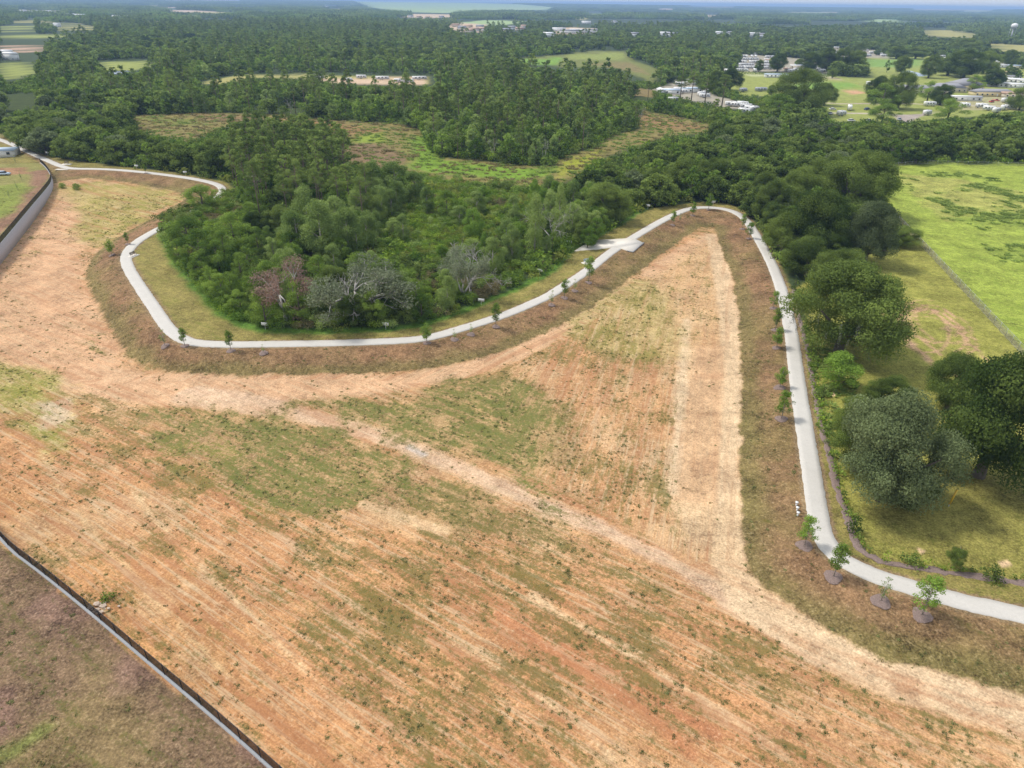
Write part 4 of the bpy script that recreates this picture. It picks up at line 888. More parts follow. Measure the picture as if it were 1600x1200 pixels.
dq = fbm(dist[:, 0], dist[:, 1], 900, 3, 3); keep = dq > .37; dist, dq = dist[keep], dq[keep]
hz = sstep(7000, 12000, np.hypot(dist[:, 0], dist[:, 1])) * (fbm(dist[:, 0], dist[:, 1], 5200, 3, 4) * 46)
sc = rk.uniform(.6, 1.4, len(dist)); scatter('distant_woods', np.column_stack([dist, hz]), np.column_stack([sc, sc, sc]), rk.integers(0, 6, len(dist)), cm_, 'blue green woods merging into haze along the horizon', 'woodland')
print('distant', len(dist))
# ---------------------------------------------------------------- undergrowth
def bush(seed, mat, lodk, h=1.6, R_=1.5, n=9):
    r = np.random.default_rng(seed); size, dens, _ = LOD[lodk]; dens *= .4
    cl_ = [(r.normal() * R_ * .5, r.normal() * R_ * .5, h * r.uniform(.2, .8), R_ * r.uniform(.35, .6), r.uniform(.1, .9), .8) for _ in range(n)]
    V, Q, T = leaves(cl_, r, dens * .9, size); return mesh_np('bush', V, Q, [M[mat]], cols=T)
bm0 = [bush(1, 'scrub', 0), bush(2, 'leafy', 0, 2.2), bush(3, 'yscrub', 0, 1.2), bush(4, 'browns', 0, 1.2), bush(5, 'bright', 0, 1.5), bush(6, 'light', 0, 2.6, 1.3), bush(7, 'oak', 0, 2.2)]
u = candidates(2.1, 118, 300, seed=9, jit=.5); upx, upy = proj(u[:, 0], u[:, 1])
k = inpoly(upx, upy, [(255,345),(372,300),(560,262),(700,284),(860,300),(1010,320)] + [(a, b - 2) for a, b in WOOD_EDGE[36:15:-1]]); u, upx, upy = u[k], upx[k], upy[k]
q = fbm(u[:, 0], u[:, 1], 14, 3, 14); q2 = fbm(u[:, 0], u[:, 1], 9, 3, 15); pk = np.zeros(len(u), int)
low = inpoly(upx, upy, LOW_SCRUB); rnd = rk.random(len(u))
pk = np.where(q > .56, np.where(rnd < .5, 4, 0), np.where(q2 > .60, 3, np.where(q2 < .40, 6, np.where(rnd < .45, 1, np.where(rnd < .8, 0, 2)))))
pk = np.where(low & (rnd < .7), np.where(rnd < .22, 2, np.where(rnd < .5, 4, 0)), pk); pk = np.where(rnd > .90, 5, pk)
ss = rk.uniform(.55, 1.35, len(u)) * np.where(low, 1.15, 1.1)
scatter('undergrowth', np.column_stack([u, np.zeros(len(u))]), np.column_stack([ss, ss, ss]), pk, bm0, 'dense green scrub and ferns carpeting the wetland wood', 'undergrowth')
bm1 = [bush(11, 'scrub', 1, 2.6, 2.2), bush(12, 'leafy', 1, 3, 2.2), bush(13, 'oak', 1, 2.8, 2.2), bush(14, 'yscrub', 1, 2, 2)]
u = candidates(4.0, 150, 640, seed=10, jit=.5); u = u[~is_open(u, 2.0)]; upx, upy = proj(u[:, 0], u[:, 1]); k = (upy < 430); u = u[k]
rnd = rk.random(len(u)); ss = rk.uniform(.6, 1.3, len(u))
scatter('woodland_scrub', np.column_stack([u, np.zeros(len(u))]), np.column_stack([ss, ss, ss]), np.where(rnd < .3, 0, np.where(rnd < .6, 1, np.where(rnd < .93, 2, 3))), bm1, 'dark scrub along the edges and between the trunks of the woods', 'undergrowth')
# marsh tussocks
def tuft(seed, mat, R_, h, n=26, w_=.05):
    r = np.random.default_rng(seed); V = []; Q = []
    for i in range(n):
        a = r.random() * 6.283; q = R_ * r.random() ** .7; b = (q * math.cos(a), q * math.sin(a)); o = (math.cos(a) * R_ * .45, math.sin(a) * R_ * .45); s = r.random() * 6.28; hh = h * r.uniform(.5, 1)
        dx, dy = math.cos(s) * w_, math.sin(s) * w_; V += [(b[0] - dx, b[1] - dy, 0), (b[0] + dx, b[1] + dy, 0), (b[0] + o[0] + dx * 1.6, b[1] + o[1] + dy * 1.6, hh * .7), (b[0] + o[0] * 1.7 - dx, b[1] + o[1] * 1.7 - dy, hh)]
        Q.append([4 * i, 4 * i + 1, 4 * i + 2, 4 * i + 3])
    return mesh_np('tuft', V, np.array(Q), [M[mat]], cols=r.random(n))
u = candidates(3.6, 230, 470, seed=12, jit=1.6); upx, upy = proj(u[:, 0], u[:, 1]); k = inpoly(upx, upy, OP_MARSH); u = u[k]; upx, upy = upx[k], upy[k]
q = fbm(u[:, 0], u[:, 1], 20, 3, 18); rnd = rk.random(len(u)); ss = rk.uniform(.5, 1.2, len(u)); 
scatter('marsh_grass', np.column_stack([u, np.zeros(len(u))]), np.column_stack([ss, ss, ss * .8]), np.where((q > .54) & (upx > 540), 0, np.where(rnd < .3, 1, np.where(rnd < .62, 0, 2))), [tuft(1, 'gweed', 1.0, .8, 26, .16), tuft(2, 'browns', 1.0, .9, 26, .16), tuft(3, 'dryweed', 1.0, .9, 26, .14)], 'tussocky brown and green marsh grass beyond the wood', 'marsh grass')
# field weeds
def low_weed(seed, mat, R_, h):
    r = np.random.default_rng(seed); cl_ = [(r.normal() * R_ * .45, r.normal() * R_ * .45, .03, R_ * r.uniform(.4, .7), r.uniform(.1, .9), .25) for _ in range(4)]
    V, Q, T = leaves(cl_, r, 260, .06); V[:, 2] = np.maximum(V[:, 2], -.02); return mesh_np('weed', V, Q, [M[mat]], cols=T)
u = candidates(0.62, 34, 250, seed=13, jit=.5, margin=.80); upx, upy = proj(u[:, 0], u[:, 1], BASIN)
k = (upx > -30) & (upx < 1630) & (upy < 1240); u, upx, upy = u[k], upx[k], upy[k]
dfl = sdf(u[:, 0], u[:, 1], wFIELD)
ixx = np.clip(np.searchsorted(X, u[:, 0]), 0, nx - 1); iyy = np.clip(np.searchsorted(Y, u[:, 1]), 0, ny - 1)
cw = cover[:n_grid, 0].reshape(ny, nx)[iyy, ixx]; tr_ = terr[:n_grid].reshape(ny, nx)[iyy, ixx]; inn = inner[:n_grid].reshape(ny, nx)[iyy, ixx]
pn = fbm(u[:, 0], u[:, 1], 2.4, 4, 22); dens = np.clip(cw * 1.25, 0, 1) * sstep(.38, .60, pn) * .85
k = (rk.random(len(u)) < dens) & ((dfl < -.4) | tr_ | inn); u, cw, dfl, tr_, inn = u[k], cw[k], dfl[k], tr_[k], inn[k]
k2 = segdist(u[:, 0], u[:, 1], wTRAIL) > 2.0; k2 &= segdist(u[:, 0], u[:, 1], wWALL) > .8; u, cw, dfl = u[k2], cw[k2], dfl[k2]
zz = H(u[:, 0], u[:, 1]) + (fbm(u[:, 0], u[:, 1], 6, 4) - .5) * .32; rnd = rk.random(len(u)); ss = .28 + 1.1 * rk.random(len(u)) ** 2.4
scatter('field_weeds', np.column_stack([u, zz]), np.column_stack([ss, ss, ss]), np.where(rnd < .42, 0, np.where(rnd < .72, 1, 2)), [low_weed(1, 'weed', .42, .2), low_weed(2, 'weed', .26, .2), low_weed(3, 'dryweed', .34, .15)], 'low green and straw coloured weeds scattered over the sandy field', 'weeds')
print('weeds', len(u))
# pasture weeds
u = candidates(1.3, 60, 330, seed=15, jit=.5); upx, upy = proj(u[:, 0], u[:, 1])
pa = [[(1400,268),(1500,270),(1600,285),(1700,300),(1700,380),(1580,350),(1600,345),(1540,362),(1470,345),(1480,325),(1420,300)], [(1535,380),(1600,382),(1700,400),(1700,420),(1590,415),(1540,395)], [(1565,405),(1700,412),(1700,425),(1570,418)], [(1250,450),(1300,430),(1345,520),(1330,640),(1300,720),(1280,650)]]
k = np.zeros(len(u), bool)
for p_ in pa: k |= inpoly(upx, upy, p_)
k &= fbm(u[:, 0], u[:, 1], 11, 4, 25) + rk.normal(size=len(u)) * .08 > .57; u = u[k]; ss = rk.uniform(.5, 1.3, len(u))
scatter('pasture_weeds', np.column_stack([u, np.zeros(len(u))]), np.column_stack([ss, ss, ss * .7]), rk.integers(0, 2, len(u)), [tuft(7, 'gweed', .8, .6, 40, .10), tuft(8, 'gweed', .6, .5, 30, .09)], 'rank green weeds in drifts over the bright pasture', 'weeds')
# ---------------------------------------------------------------- saplings with mulch rings
def sap_mesh(v, slim, full):
    r = np.random.default_rng(200 + v); tb = MB(); tb.tube([(0, 0, -.1), (.03, 0, 1.6), (.0, .04, 3.2)], [.05, .04, .015], 6); cl_ = []
    for i in range(30 if full else 14):
        f = r.random(); a = r.random() * 6.28; q = slim * (math.sin(math.pi * (.15 + .8 * f)) ** .8) * r.uniform(.2, 1)
        p = (q * math.cos(a), q * math.sin(a), 1.1 + 2.5 * f); cl_.append(p + (r.uniform(.22, .40), r.uniform(.2, .9), .9))
        tb.tube([(0, 0, max(.9, p[2] - .5)), p], [.02, .008], 4)
    V, Q, T = leaves(cl_, r, 800 if full else 320, .058); return tb, (V, Q, T)
SM = {}
for v_, (sl_, fu, mt) in enumerate(((.8, True, 'bright'), (.75, True, 'leafy'), (.55, False, 'light'), (.95, True, 'bright'))):
    tb, (V, Q, T) = sap_mesh(v_, sl_, fu); SM[v_] = (tb.mesh('trunk', M['palebark'], True), mesh_np('crown', V, Q, [M[mt]], cols=T))
def mulch(loc, R_, lab, grp):
    r = np.random.default_rng(int(abs(loc.x * 10))); V = [(0, 0, .07)]; n = 22
    for ri, (f, dz) in enumerate(((.55, .06), (.9, .04), (1.0, -.05))):
        for i in range(n):
            a = 6.283 * i / n; q = R_ * f * (1 + .10 * math.sin(3 * a + loc.x) + r.normal() * .03); x, y = q * math.cos(a), q * math.sin(a)
            V.append((x, y, float(H(np.array([loc.x + x]), np.array([loc.y + y]))[0]) - loc.z + dz))
    Fs = [(0, 1 + i, 1 + (i + 1) % n) for i in range(n)] + [(1 + k * n + i, 1 + (k + 1) * n + i, 1 + (k + 1) * n + (i + 1) % n, 1 + k * n + (i + 1) % n) for k in range(2) for i in range(n)]
    o = MB().add(V, Fs).build('mulch_ring', M['mulch'], None, (loc.x, loc.y, loc.z + .12), True); return tag(o, lab, 'mulch', grp)
SAP = [ # base pixel, height px, variant, where it stands
 (200,382,19,1,'small dark sapling right of its brighter neighbour at the west bend of the trail'), (175,399,24,0,'bushy bright sapling outside the west bend of the trail'),
 (228,271,14,1,'small sapling beside the upper left stretch of the trail'), (258,541,27,2,'thin wispy sapling left of the trail corner near the field'), (289,541,29,1,'full sapling standing at the lower left corner of the trail'),
 (361,548,32,1,'dark conical sapling on the sod just right of the lower left trail corner'), (412,552,16,2,'tiny bare sapling below the straight part of the trail'),
 (667,536,33,0,'light green sapling below the straight trail right of the middle white sign'), (710,531,20,2,'tiny sapling left of the pair where the trail starts to climb'), (736,523,20,2,'tiny sapling right of the pair where the trail starts to climb'),
 (775,511,40,1,'slim tall sapling where the trail climbs to the right'), (862,477,26,2,'thin pale sapling, first of three above the sod slope'), (882,466,32,1,'dense sapling, middle of three above the sod slope'), (898,455,22,2,'thin sapling, last of three above the sod slope'),
 (920,442,42,1,'tall narrow sapling in front of the blue grey bench'), (1051,352,24,1,'dense sapling between the concrete pad and the top of the trail'), (1062,347,16,2,'spindly sapling beside the dense one above the concrete pad'), (1082,337,23,0,'sapling with long shadow near the top of the trail'),
 (1107,328,26,0,'bright upright sapling at the very top of the trail loop'), (1160,358,24,1,'dark sapling left of the trail where it turns down'), (1170,373,26,3,'bushy sapling leaning over the trail just below its top turn'),
 (1208,482,28,3,'rounded sapling, uppermost of the three close together by the right hand trail'), (1211,516,34,1,'long dark sapling, middle of the three close together by the right hand trail'), (1213,544,34,0,'pale sapling, lowest of the three close together by the right hand trail'),
 (1218,606,34,0,'bright sapling just above the rounded one with a mulch ring'), (1221,655,44,3,'rounded yellow green sapling on a mulch ring left of the trail'), (1257,853,44,3,'yellow green sapling below the three white pipes'),
 (1302,902,50,1,'dark conical sapling on a round mulch ring at the lower right trail bend'), (1376,940,38,2,'wispy bright sapling between two larger ones at the lower right'), (1440,962,54,3,'largest sapling with a pale trunk in a mulch ring near the lower right corner')]
for i, (a, b, hp, v_, lab) in enumerate(SAP):
    g_ = G(a, b); D = math.sqrt(g_.x ** 2 + g_.y ** 2 + (CAM_H - g_.z) ** 2); ang = math.atan2(CAM_H, math.hypot(g_.x, g_.y))
    hm = (hp - 2) * D / FPX / math.cos(ang) * .92; s = hm / 3.75
    e = empty('sapling', g_, random.uniform(0, 6.28), lab, 'sapling', 'young trees planted along the trail'); link('trunk', SM[v_][0], e); link('crown', SM[v_][1], e)
    e.scale = (s * 1.2, s * 1.2, s * 1.05)
    if b > 450 or v_ != 2: mulch(g_, 1.05 if b > 600 else .85, 'purple brown mulch ring under the ' + ' '.join(lab.split()[:9]), 'mulch rings under the saplings')
for (a, b, lab) in ((1488,889,'dark rounded young tree beside the hedge at the lower right'),):
    g_ = G(a, b); e = empty('young_tree', g_, 0, lab, 'young tree'); link('trunk', SM[1][0], e); c_ = link('crown', proto('oak', 1, 0)[1], e); c_.scale = (.17, .17, .22); c_.location = (0, 0, .8); e.scale = (1.0, 1.0, 1.0)
for i, (a, b, lab) in enumerate(((25,256,'nearest the white roof'),(34,282,'beside the blue vehicle'),(28,298,'below the blue vehicle'),(15,309,'nearest the left edge'))):
    e = empty('sapling', G(a, b), i, 'thin sapling on the left terrace ' + lab, 'sapling', 'thin saplings on the left terrace'); link('trunk', SM[2][0], e); link('crown', SM[2][1], e); e.scale = (.75, .75, .95)
# ---------------------------------------------------------------- hedge shrubs on the mulch bed
hb = [bush(31, 'leafy', 0, .8, .55, 7), bush(32, 'scrub', 0, .75, .5, 6), bush(33, 'oak', 0, .9, .55, 7)]
hp_ = resample(chaikin(wMULCH), 1.1); r5 = random.Random(5)
tnh = np.gradient(hp_, axis=0); tnh /= np.linalg.norm(tnh, axis=1)[:, None]; nh = np.stack([-tnh[:, 1], tnh[:, 0]], -1)
_c = hp_[len(hp_)//2] + nh[len(hp_)//2]; 
if _c[0] < hp_[len(hp_)//2][0]: nh = -nh
for i, (p_, n_) in enumerate(zip(hp_, nh)):
    if r5.random() < .1: continue
    q = p_ + n_ * r5.uniform(.1, .7); up = i < len(hp_) * .55
    o = link('shrub', hb[r5.randrange(3)]); s = r5.uniform(.8, 1.5) * (1.35 if up else 1); o.location = (q[0], q[1], .05); o.scale = (s, s, s * r5.uniform(.9, 1.3)); o.rotation_euler = (0, 0, r5.random() * 6)
    tag(o, 'low green shrub in the hedge row planted along the mulch bed ' + ('beside the oaks' if up else 'at the lower right'), 'shrub', 'hedge shrubs along the mulch bed ' + ('beside the oaks' if up else 'at the lower right'))
def column_shrub(px, py, hm, rad, lab, mat='oak'):
    r = np.random.default_rng(px); cl_ = [(r.normal() * rad * .25, r.normal() * rad * .25, hm * (.12 + .8 * i / 9), rad * (1 - .6 * i / 9), r.uniform(.1, .8), 1.0) for i in range(10)]
    V, Q, T = leaves(cl_, r, 60, .13); e = empty('conical_shrub', G(px, py), 0, lab, 'shrub'); link('foliage', mesh_np('foliage', V, Q, [M[mat]], cols=T), e)
    MB().tube([(0, 0, -.1), (0, 0, hm * .7)], .06, 5).build('stem', M['bark'], e)
column_shrub(1241, 452, 3.6, .8, 'narrow dark cedar by the mulch bed above the mossy oak')
column_shrub(1266, 556, 3.2, .75, 'narrow dark cedar just below the mossy oak'); column_shrub(1284, 624, 3.6, .75, 'narrow dark cedar above the big grey green oak')
column_shrub(1331, 832, 3.2, 1.0, 'squat dark cedar at the bend of the mulch bed'); column_shrub(1549, 908, 2.4, 1.1, 'round dark shrub in the hedge near the right edge'); column_shrub(1427, 884, 1.9, 1.0, 'dark rounded shrub in the middle of the lower hedge')
column_shrub(120, 296, 1.6, 1.8, 'dark low bush at the foot of the retaining wall', 'leafy'); column_shrub(98, 294, 1.6, 1.6, 'low green bush against the corner of the retaining wall', 'leafy')
# ---------------------------------------------------------------- white signs on the wood edge
sgp = MB().tube([(0, 0, -.2), (0, 0, 1.25)], .04, 6).mesh('post', M['white']); sgb = MB().box(-.7, .7, -.03, .03, .95, 1.6).mesh('board', M['white'])
SIGNS = [(75,242,'leftmost white sign before the dark belt'),(147,251,'white sign on the grass above the upper left bench'),(214,263,'white sign above the upper left stretch of the trail'),(290,273,'white sign left of the upper trail bend'),(415,512,'white sign at the left end of the south wood edge'),(603,512,'white sign in the middle of the south wood edge'),(752,474,'white sign where the wood edge turns up to the right'),(843,427,'small white sign below the grey leafless tree'),(889,382,'white sign left of the tip of the concrete pad'),(1012,324,'white sign at the edge of the oaks near the top of the trail'),(1114,318,'white sign behind the very top of the trail loop')]
for a, b, lab in SIGNS:
    g_ = G(a, b + 3 if b > 300 else b + 1); e = empty('marker_sign', g_, math.atan2(-g_.x, g_.y) * .5 + random.uniform(-.3, .3), lab, 'sign', 'white boundary signs on the wood edge'); link('post', sgp, e); link('board', sgb, e)
# ---------------------------------------------------------------- benches
def bench(px, py, rz, lab, frame='black', seat='wood', pad=(1.3, .9)):
    g_ = G(px, py); 
    o = MB().box(-pad[0], pad[0], -pad[1], pad[1], -.1, .13).build('bench_slab', M['slab'], None, g_); o.rotation_euler = (0, 0, rz); tag(o, 'white concrete slab under the ' + lab, kind='structure')
    e = empty('park_bench', (g_.x, g_.y, .13), rz, lab, 'bench')
    mb = MB(); [mb.box(-.9, .9, -.28 + i * .15, -.16 + i * .15, .43, .47) for i in range(4)]; mb.build('seat', M[seat], e)
    mb = MB(); [mb.box(-.9, .9, .33 + i * .03, .37 + i * .03, .55 + i * .15, .67 + i * .15) for i in range(3)]; mb.build('backrest', M[seat], e)
    for s in (-.75, .75):
        mb = MB(); mb.box(s - .03, s + .03, -.26, -.20, .0, .43); mb.box(s - .03, s + .03, .26, .32, .0, 1.0); mb.box(s - .03, s + .03, -.26, .32, .38, .427); mb.build('leg', M[frame], e)
bench(209, 400, 1.3, 'dark bench on the inner side of the west trail bend')
bench(917, 411, .6, 'blue grey bench behind the tall narrow sapling', 'black', 'blueroof'); bench(104, 257, 0, 'dark bench beside the upper left junction of the trail', pad=(1.8, 1.1)); bench(1240, 471, 1.4, 'pale bench half hidden by the mossy oak', 'metal', 'white')
o = MB().box(-2.4, 2.4, -.8, .8, -.1, .14).build('concrete_pad', M['slab'], None, G(97, 265)); tag(o, 'white concrete pad below the upper left trail junction', kind='structure')
g_ = G(925, 409); e = empty('litter_bin', g_, 0, 'black litter bin beside the blue grey bench', 'litter bin'); MB().tube([(0, 0, .1), (0, 0, .9)], .27, 10).build('body', M['black'], e); MB().tube([(0, 0, .9), (0, 0, 1.05)], [.3, .15], 10).build('lid', M['black'], e)
# pipes and post
for a, b, lab in ((1244,790,'uppermost'),(1245,798,'middle'),(1246,806,'lowest')):
    e = empty('utility_pipe', G(a, b), 0, lab + ' of the three white capped pipes beside the right hand trail', 'pipe', 'white pipes beside the trail')
    MB().tube([(0, 0, -.2), (0, 0, .5)], .12, 12).build('pipe', M['white'], e); MB().tube([(0, 0, .5), (0, 0, .64)], .22, 12).build('cap', M['white'], e)
e = empty('marker_post', G(1481, 792), 0, 'tall leaning yellow marker post beside the big grey green oak', 'post'); MB().tube([(0, 0, -.2), (.1, 0, .5)], .07, 6).build('base', M['metal'], e); MB().tube([(.1, 0, .5), (.32, 0, 2.9)], .13, 8).build('sleeve', M['yellow'], e)
# rocks by the lower wall
g_ = unproj(np.array([139]), np.array([955]), BASIN)[0]; rr2 = np.random.default_rng(3)
import bmesh
for i in range(26):
    bmx = bmesh.new(); bmesh.ops.create_icosphere(bmx, subdivisions=1, radius=.26 * rr2.uniform(.6, 1.5))
    for vv_ in bmx.verts: vv_.co *= rr2.uniform(.75, 1.2)
    me = bpy.data.meshes.new('rock'); bmx.to_mesh(me); bmx.free(); me.materials.append(M['rock'])
    o = link('rock', me, None, (g_[0] + rr2.normal() * .95 + .6, g_[1] + rr2.normal() * .6, BASIN + rr2.uniform(.0, .35))); o.scale = (1.2, 1, .7); tag(o, 'pale broken rock in the heap at the foot of the lower left wall', 'rock', 'rocks heaped below the lower left wall')
o = link('shrub', bush(44, 'leafy', 0, .7, 1.0, 8), None, (g_[0] + .9, g_[1] + 1.9, BASIN)); tag(o, 'low green shrub growing over the rock heap by the lower left wall', 'shrub')
# ---------------------------------------------------------------- vehicles and buildings
def wheel(e, x, y, r=.36, wd=.24):
    w_ = MB().tube([(x, y - wd / 2, r), (x, y + wd / 2, r)], r, 12).build('wheel', M['tyre'], e); MB().tube([(x, y - wd / 2 - .01, r), (x, y + wd / 2 + .01, r)], r * .5, 8).build('rim', M['metal'], w_)
def rv(px, py, rz, lab, L=8.5, motor=False, col='white', stripe='bluepaint', group='trailers and motorhomes in the park'):
    g_ = G(px, py); e = empty('motorhome' if motor else 'travel_trailer', g_, rz, lab, 'motorhome' if motor else 'trailer', group); Wd, z0, z1 = 1.22, .6, 3.1
    prof = [(-L/2, z0), (L/2 - .5, z0), (L/2, z0 + .8), (L/2 - (.2 if motor else .7), z1 - .15), (L/2 - .9, z1), (-L/2 + .2, z1), (-L/2, z1 - .2)]
    MB().prism(prof, -Wd, Wd).build('body', M[col], e); mb = MB(); [mb.box(-L/2 + .3, L/2 - .6, s * (Wd + .012) - .01, s * (Wd + .012) + .01, 1.15, 1.4) for s in (-1, 1)]; mb.build('stripe', M[stripe], e)
    for s in (-1, 1):
        for x in (-L*.32, -L*.08, L*.17): MB().box(x, x + L*.12, s * (Wd + .03) - .02, s * (Wd + .03) + .02, 1.7, 2.4).build('window', M['glass'], e)
    MB().box(L*.33, L*.33 + .7, -Wd - .04, -Wd - .003, .75, 2.5).build('door', M['silver'], e); MB().box(-.5, .5, -.4, .4, z1 + .003, z1 + .32).build('roof_unit', M['silver'], e)
    if motor: MB().box(L/2 - .35, L/2 - .02, -1.0, 1.0, 1.7, 2.5).build('windscreen', M['glass'], e)
    else: MB().tube([(L/2 - .3, -.5, .6), (L/2 + 1.1, 0, .55), (L/2 - .3, .5, .6)], .05, 5).build('drawbar', M['black'], e)
    for x in ((-L*.28, L*.3) if motor else (-L*.12, L*.0)):
        for s in (-1, 1): wheel(e, x, s * (Wd - .1))
    return e
def car(px, py, rz, lab, col='white', truck=False, group='cars in the trailer park'):
    e = empty('pickup_truck' if truck else 'parked_car', G(px, py), rz, lab, 'pickup truck' if truck else 'car', group)
    MB().prism([(-2.3, .4), (2.3, .4), (2.35, .8), (1.2, 1.0), (-2.3, 1.02)], -.9, .9).build('body', M[col], e)
    cab = [(-.3, 1.0), (1.25, 1.0), (.7, 1.55), (-.2, 1.58)] if truck else [(-2.1, 1.0), (1.25, 1.0), (.55, 1.5), (-1.5, 1.52)]
    MB().prism(cab, -.78, .78).build('cabin', M['glass'], e); MB().box(cab[3][0], cab[2][0], -.72, .72, 1.585, 1.62).build('roof', M[col], e)
    for x in (-1.4, 1.4):
        for s in (-1, 1): wheel(e, x, s * .82, .33, .2)
    return e
def house(px, py, rz, lab, L=14, D=8, h=3.0, rh=1.8, wall='cream', roof='greyroof', hip=False, group=None, name='house', cat='house'):
    e = empty(name, G(px, py), rz, lab, cat, group); MB().box(-L/2, L/2, -D/2, D/2, -.3, h).build('wall', M[wall], e); o = .5
    if hip: V = [(-L/2-o, -D/2-o, h), (L/2+o, -D/2-o, h), (L/2+o, D/2+o, h), (-L/2-o, D/2+o, h), (-L/2+D*.45, 0, h+rh), (L/2-D*.45, 0, h+rh)]; Fs = [(0,1,5,4), (2,3,4,5), (1,2,5), (3,0,4), (3,2,1,0)]
    else: V = [(-L/2-o, -D/2-o, h), (L/2+o, -D/2-o, h), (L/2+o, D/2+o, h), (-L/2-o, D/2+o, h), (-L/2-o, 0, h+rh), (L/2+o, 0, h+rh)]; Fs = [(0,1,5,4), (2,3,4,5), (1,2,5), (3,0,4), (3,2,1,0)]
    V = [(a, b, c_ + .003) for a, b, c_ in V]; MB().add(V, Fs).build('roof', M[roof], e)
    n = max(2, int(L / 3.5))
    for i in range(n):
        x = -L/2 + L * (i + .5) / n
        if i == n // 2: MB().box(x - .5, x + .5, -D/2 - .05, -D/2 - .003, 0, 2.1).build('door', M['white'], e)
        else:
            f_ = MB().box(x - .7, x + .7, -D/2 - .06, -D/2 - .003, .95, 2.15).build('window', M['white'], e); MB().box(x - .6, x + .6, -D/2 - .08, -D/2 - .062, 1.05, 2.05).build('pane', M['glass'], f_)
    return e
rv(1161, 144, .3, 'small silver trailer alone left on the park lawn', 6, col='silver'); rv(1189, 143, .15, 'long silver trailer beside a round tree on the park lawn', 10, col='silver')
rv(1327, 172, 1.2, 'white motorhome parked nose to camera beside the park lane', 10, True); rv(1314, 181, .4, 'square white trailer in front of the nose on motorhome', 6)
rv(1452, 166, .1, 'white motorhome under the yellow green tree', 8, True, stripe='silver'); rv(1507, 168, -.5, 'white trailer alone on the grass left of the crowded corner', 7); rv(1448, 180, .5, 'white camper at the end of the grey drive', 6)
for i, (a, b, z, mo) in enumerate(((1533,169,-.4,True),(1545,173,-.7,False),(1556,176,.6,False),(1566,172,.9,True),(1578,171,-.3,False),(1579,163,.2,True),(1570,160,.5,False))):
    rv(a, b, z, 'white recreational vehicle in the crowded corner at the right of the park', 7.5, mo, group='crowded vehicles at the right of the park')
car(1549, 160, .6, 'bright red pickup truck in the crowded corner of the park', 'redpaint', True); car(1556, 158, -.3, 'second red pickup truck behind the first in the crowded corner', 'redpaint', True)
for a, b, z, cl2, lab in ((1301,172,.3,'white','white car left of the nose on motorhome'),(1297,179,.8,'silver','silver car under the big round oak'),(1355,172,.4,'bluepaint','dark blue car beside the lane in the park'),(1330,190,.2,'white','white car on the lower park lane'),(1357,190,.6,'white','white car half hidden behind the bushes at the lower lane'),(1405,188,.9,'silver','silver car on the grey drive'),(1267,187,.5,'redpaint','red car glimpsed under the big round oak')): car(a, b, z, lab, cl2)
for (a, b) in ((1052,159),(1062,134),(1060,143),(1068,146),(1075,143),(1086,143),(1096,150),(1103,147),(1101,153),(1142,166),(1150,167),(1160,166),(1166,170),(1172,173),(1178,174),(1163,177),(1137,113)):
    rv(a, b, random.uniform(-.8, 1), 'white trailer glimpsed between the trees left of the park lawn', 8, group='trailers among the trees left of the lawn')
for j in range(6):
    for i in range(4):
        a, b = 1158 + i * 7.5 - j * .5 + random.uniform(-1.5, 1.5), 90 + j * 4.4
        if random.random() < .15: continue
        rv(a, b, random.choice([.1, .1, 1.4, -.3]), 'white trailer roof in the tight block behind the dark hedge', 10, group='block of trailers behind the hedge')
        if i > 1 and j < 5: rv(a + 26, b + 1, .1, 'white trailer in the second block behind the dark hedge', 9, group='second block of trailers behind the hedge')
for i in range(8): rv(1228 + i * 8, 111 + (i % 2) * 2, .3 * (i % 3), 'pale trailer in the shade of the oaks behind the dark hedge', 8, group='trailers in the shade behind the hedge')
for i in range(12): rv(1292 + i * 8 + random.uniform(-2, 2), 84 + (i % 3) * 2.2, random.uniform(-.5, .5), 'white trailer in the far row beyond the round trees', 10, group='far row of trailers')
for i in range(10): rv(1470 + i * 13 + random.uniform(-3, 3), 90 + (i % 3) * 3 + i * .8, random.uniform(-.5, .5), 'white trailer in the scattered row beyond the pond', 10, group='scattered trailers beyond the pond')
for (a, b, L_, lab) in ((499,124,9,'leftmost white trailer in the sandy lot beyond the wood'),(546,128,6,'low trailer in the sandy lot beyond the wood'),(565,123,9,'white trailer left of the treetop in the sandy lot'),(598,125,12,'white trailer right of the treetop in the sandy lot'),(625,129,10,'white trailer at the front of the sandy lot'),(638,130,10,'long white trailer at the front right of the sandy lot'),(656,125,13,'largest white trailer at the right end of the sandy lot')): rv(a, b, .2, lab, L_, group='trailers in the sandy lot beyond the wood')
house(1213, 121, -.03, 'long low white building on the lawn before the hedge', 22, 6, 2.6, .8, 'white', 'blueroof', name='hall', cat='building')
house(1375, 133, -.05, 'white low shelter at the edge of the park drive', 22, 7, 2.4, .6, 'white', 'white', name='shelter', cat='building')
house(1437, 145, -.1, 'long grey roofed clubhouse wing', 42, 13, 3.2, 2.6, 'cream', 'greyroof', True, name='clubhouse', cat='building'); house(1478, 143, -.15, 'grey roofed middle wing of the clubhouse', 26, 13, 3.4, 3, 'cream', 'greyroof', True, name='clubhouse', cat='building')
house(1504, 140, .4, 'tall grey hipped roof hall of the clubhouse', 24, 20, 4.2, 4.6, 'yellowwall', 'greyroof', True, name='clubhouse', cat='building'); house(1548, 150, -.05, 'pale yellow building with a grey roof', 30, 10, 3.2, 2, 'yellowwall', 'greyroof', True, name='park_office', cat='building')
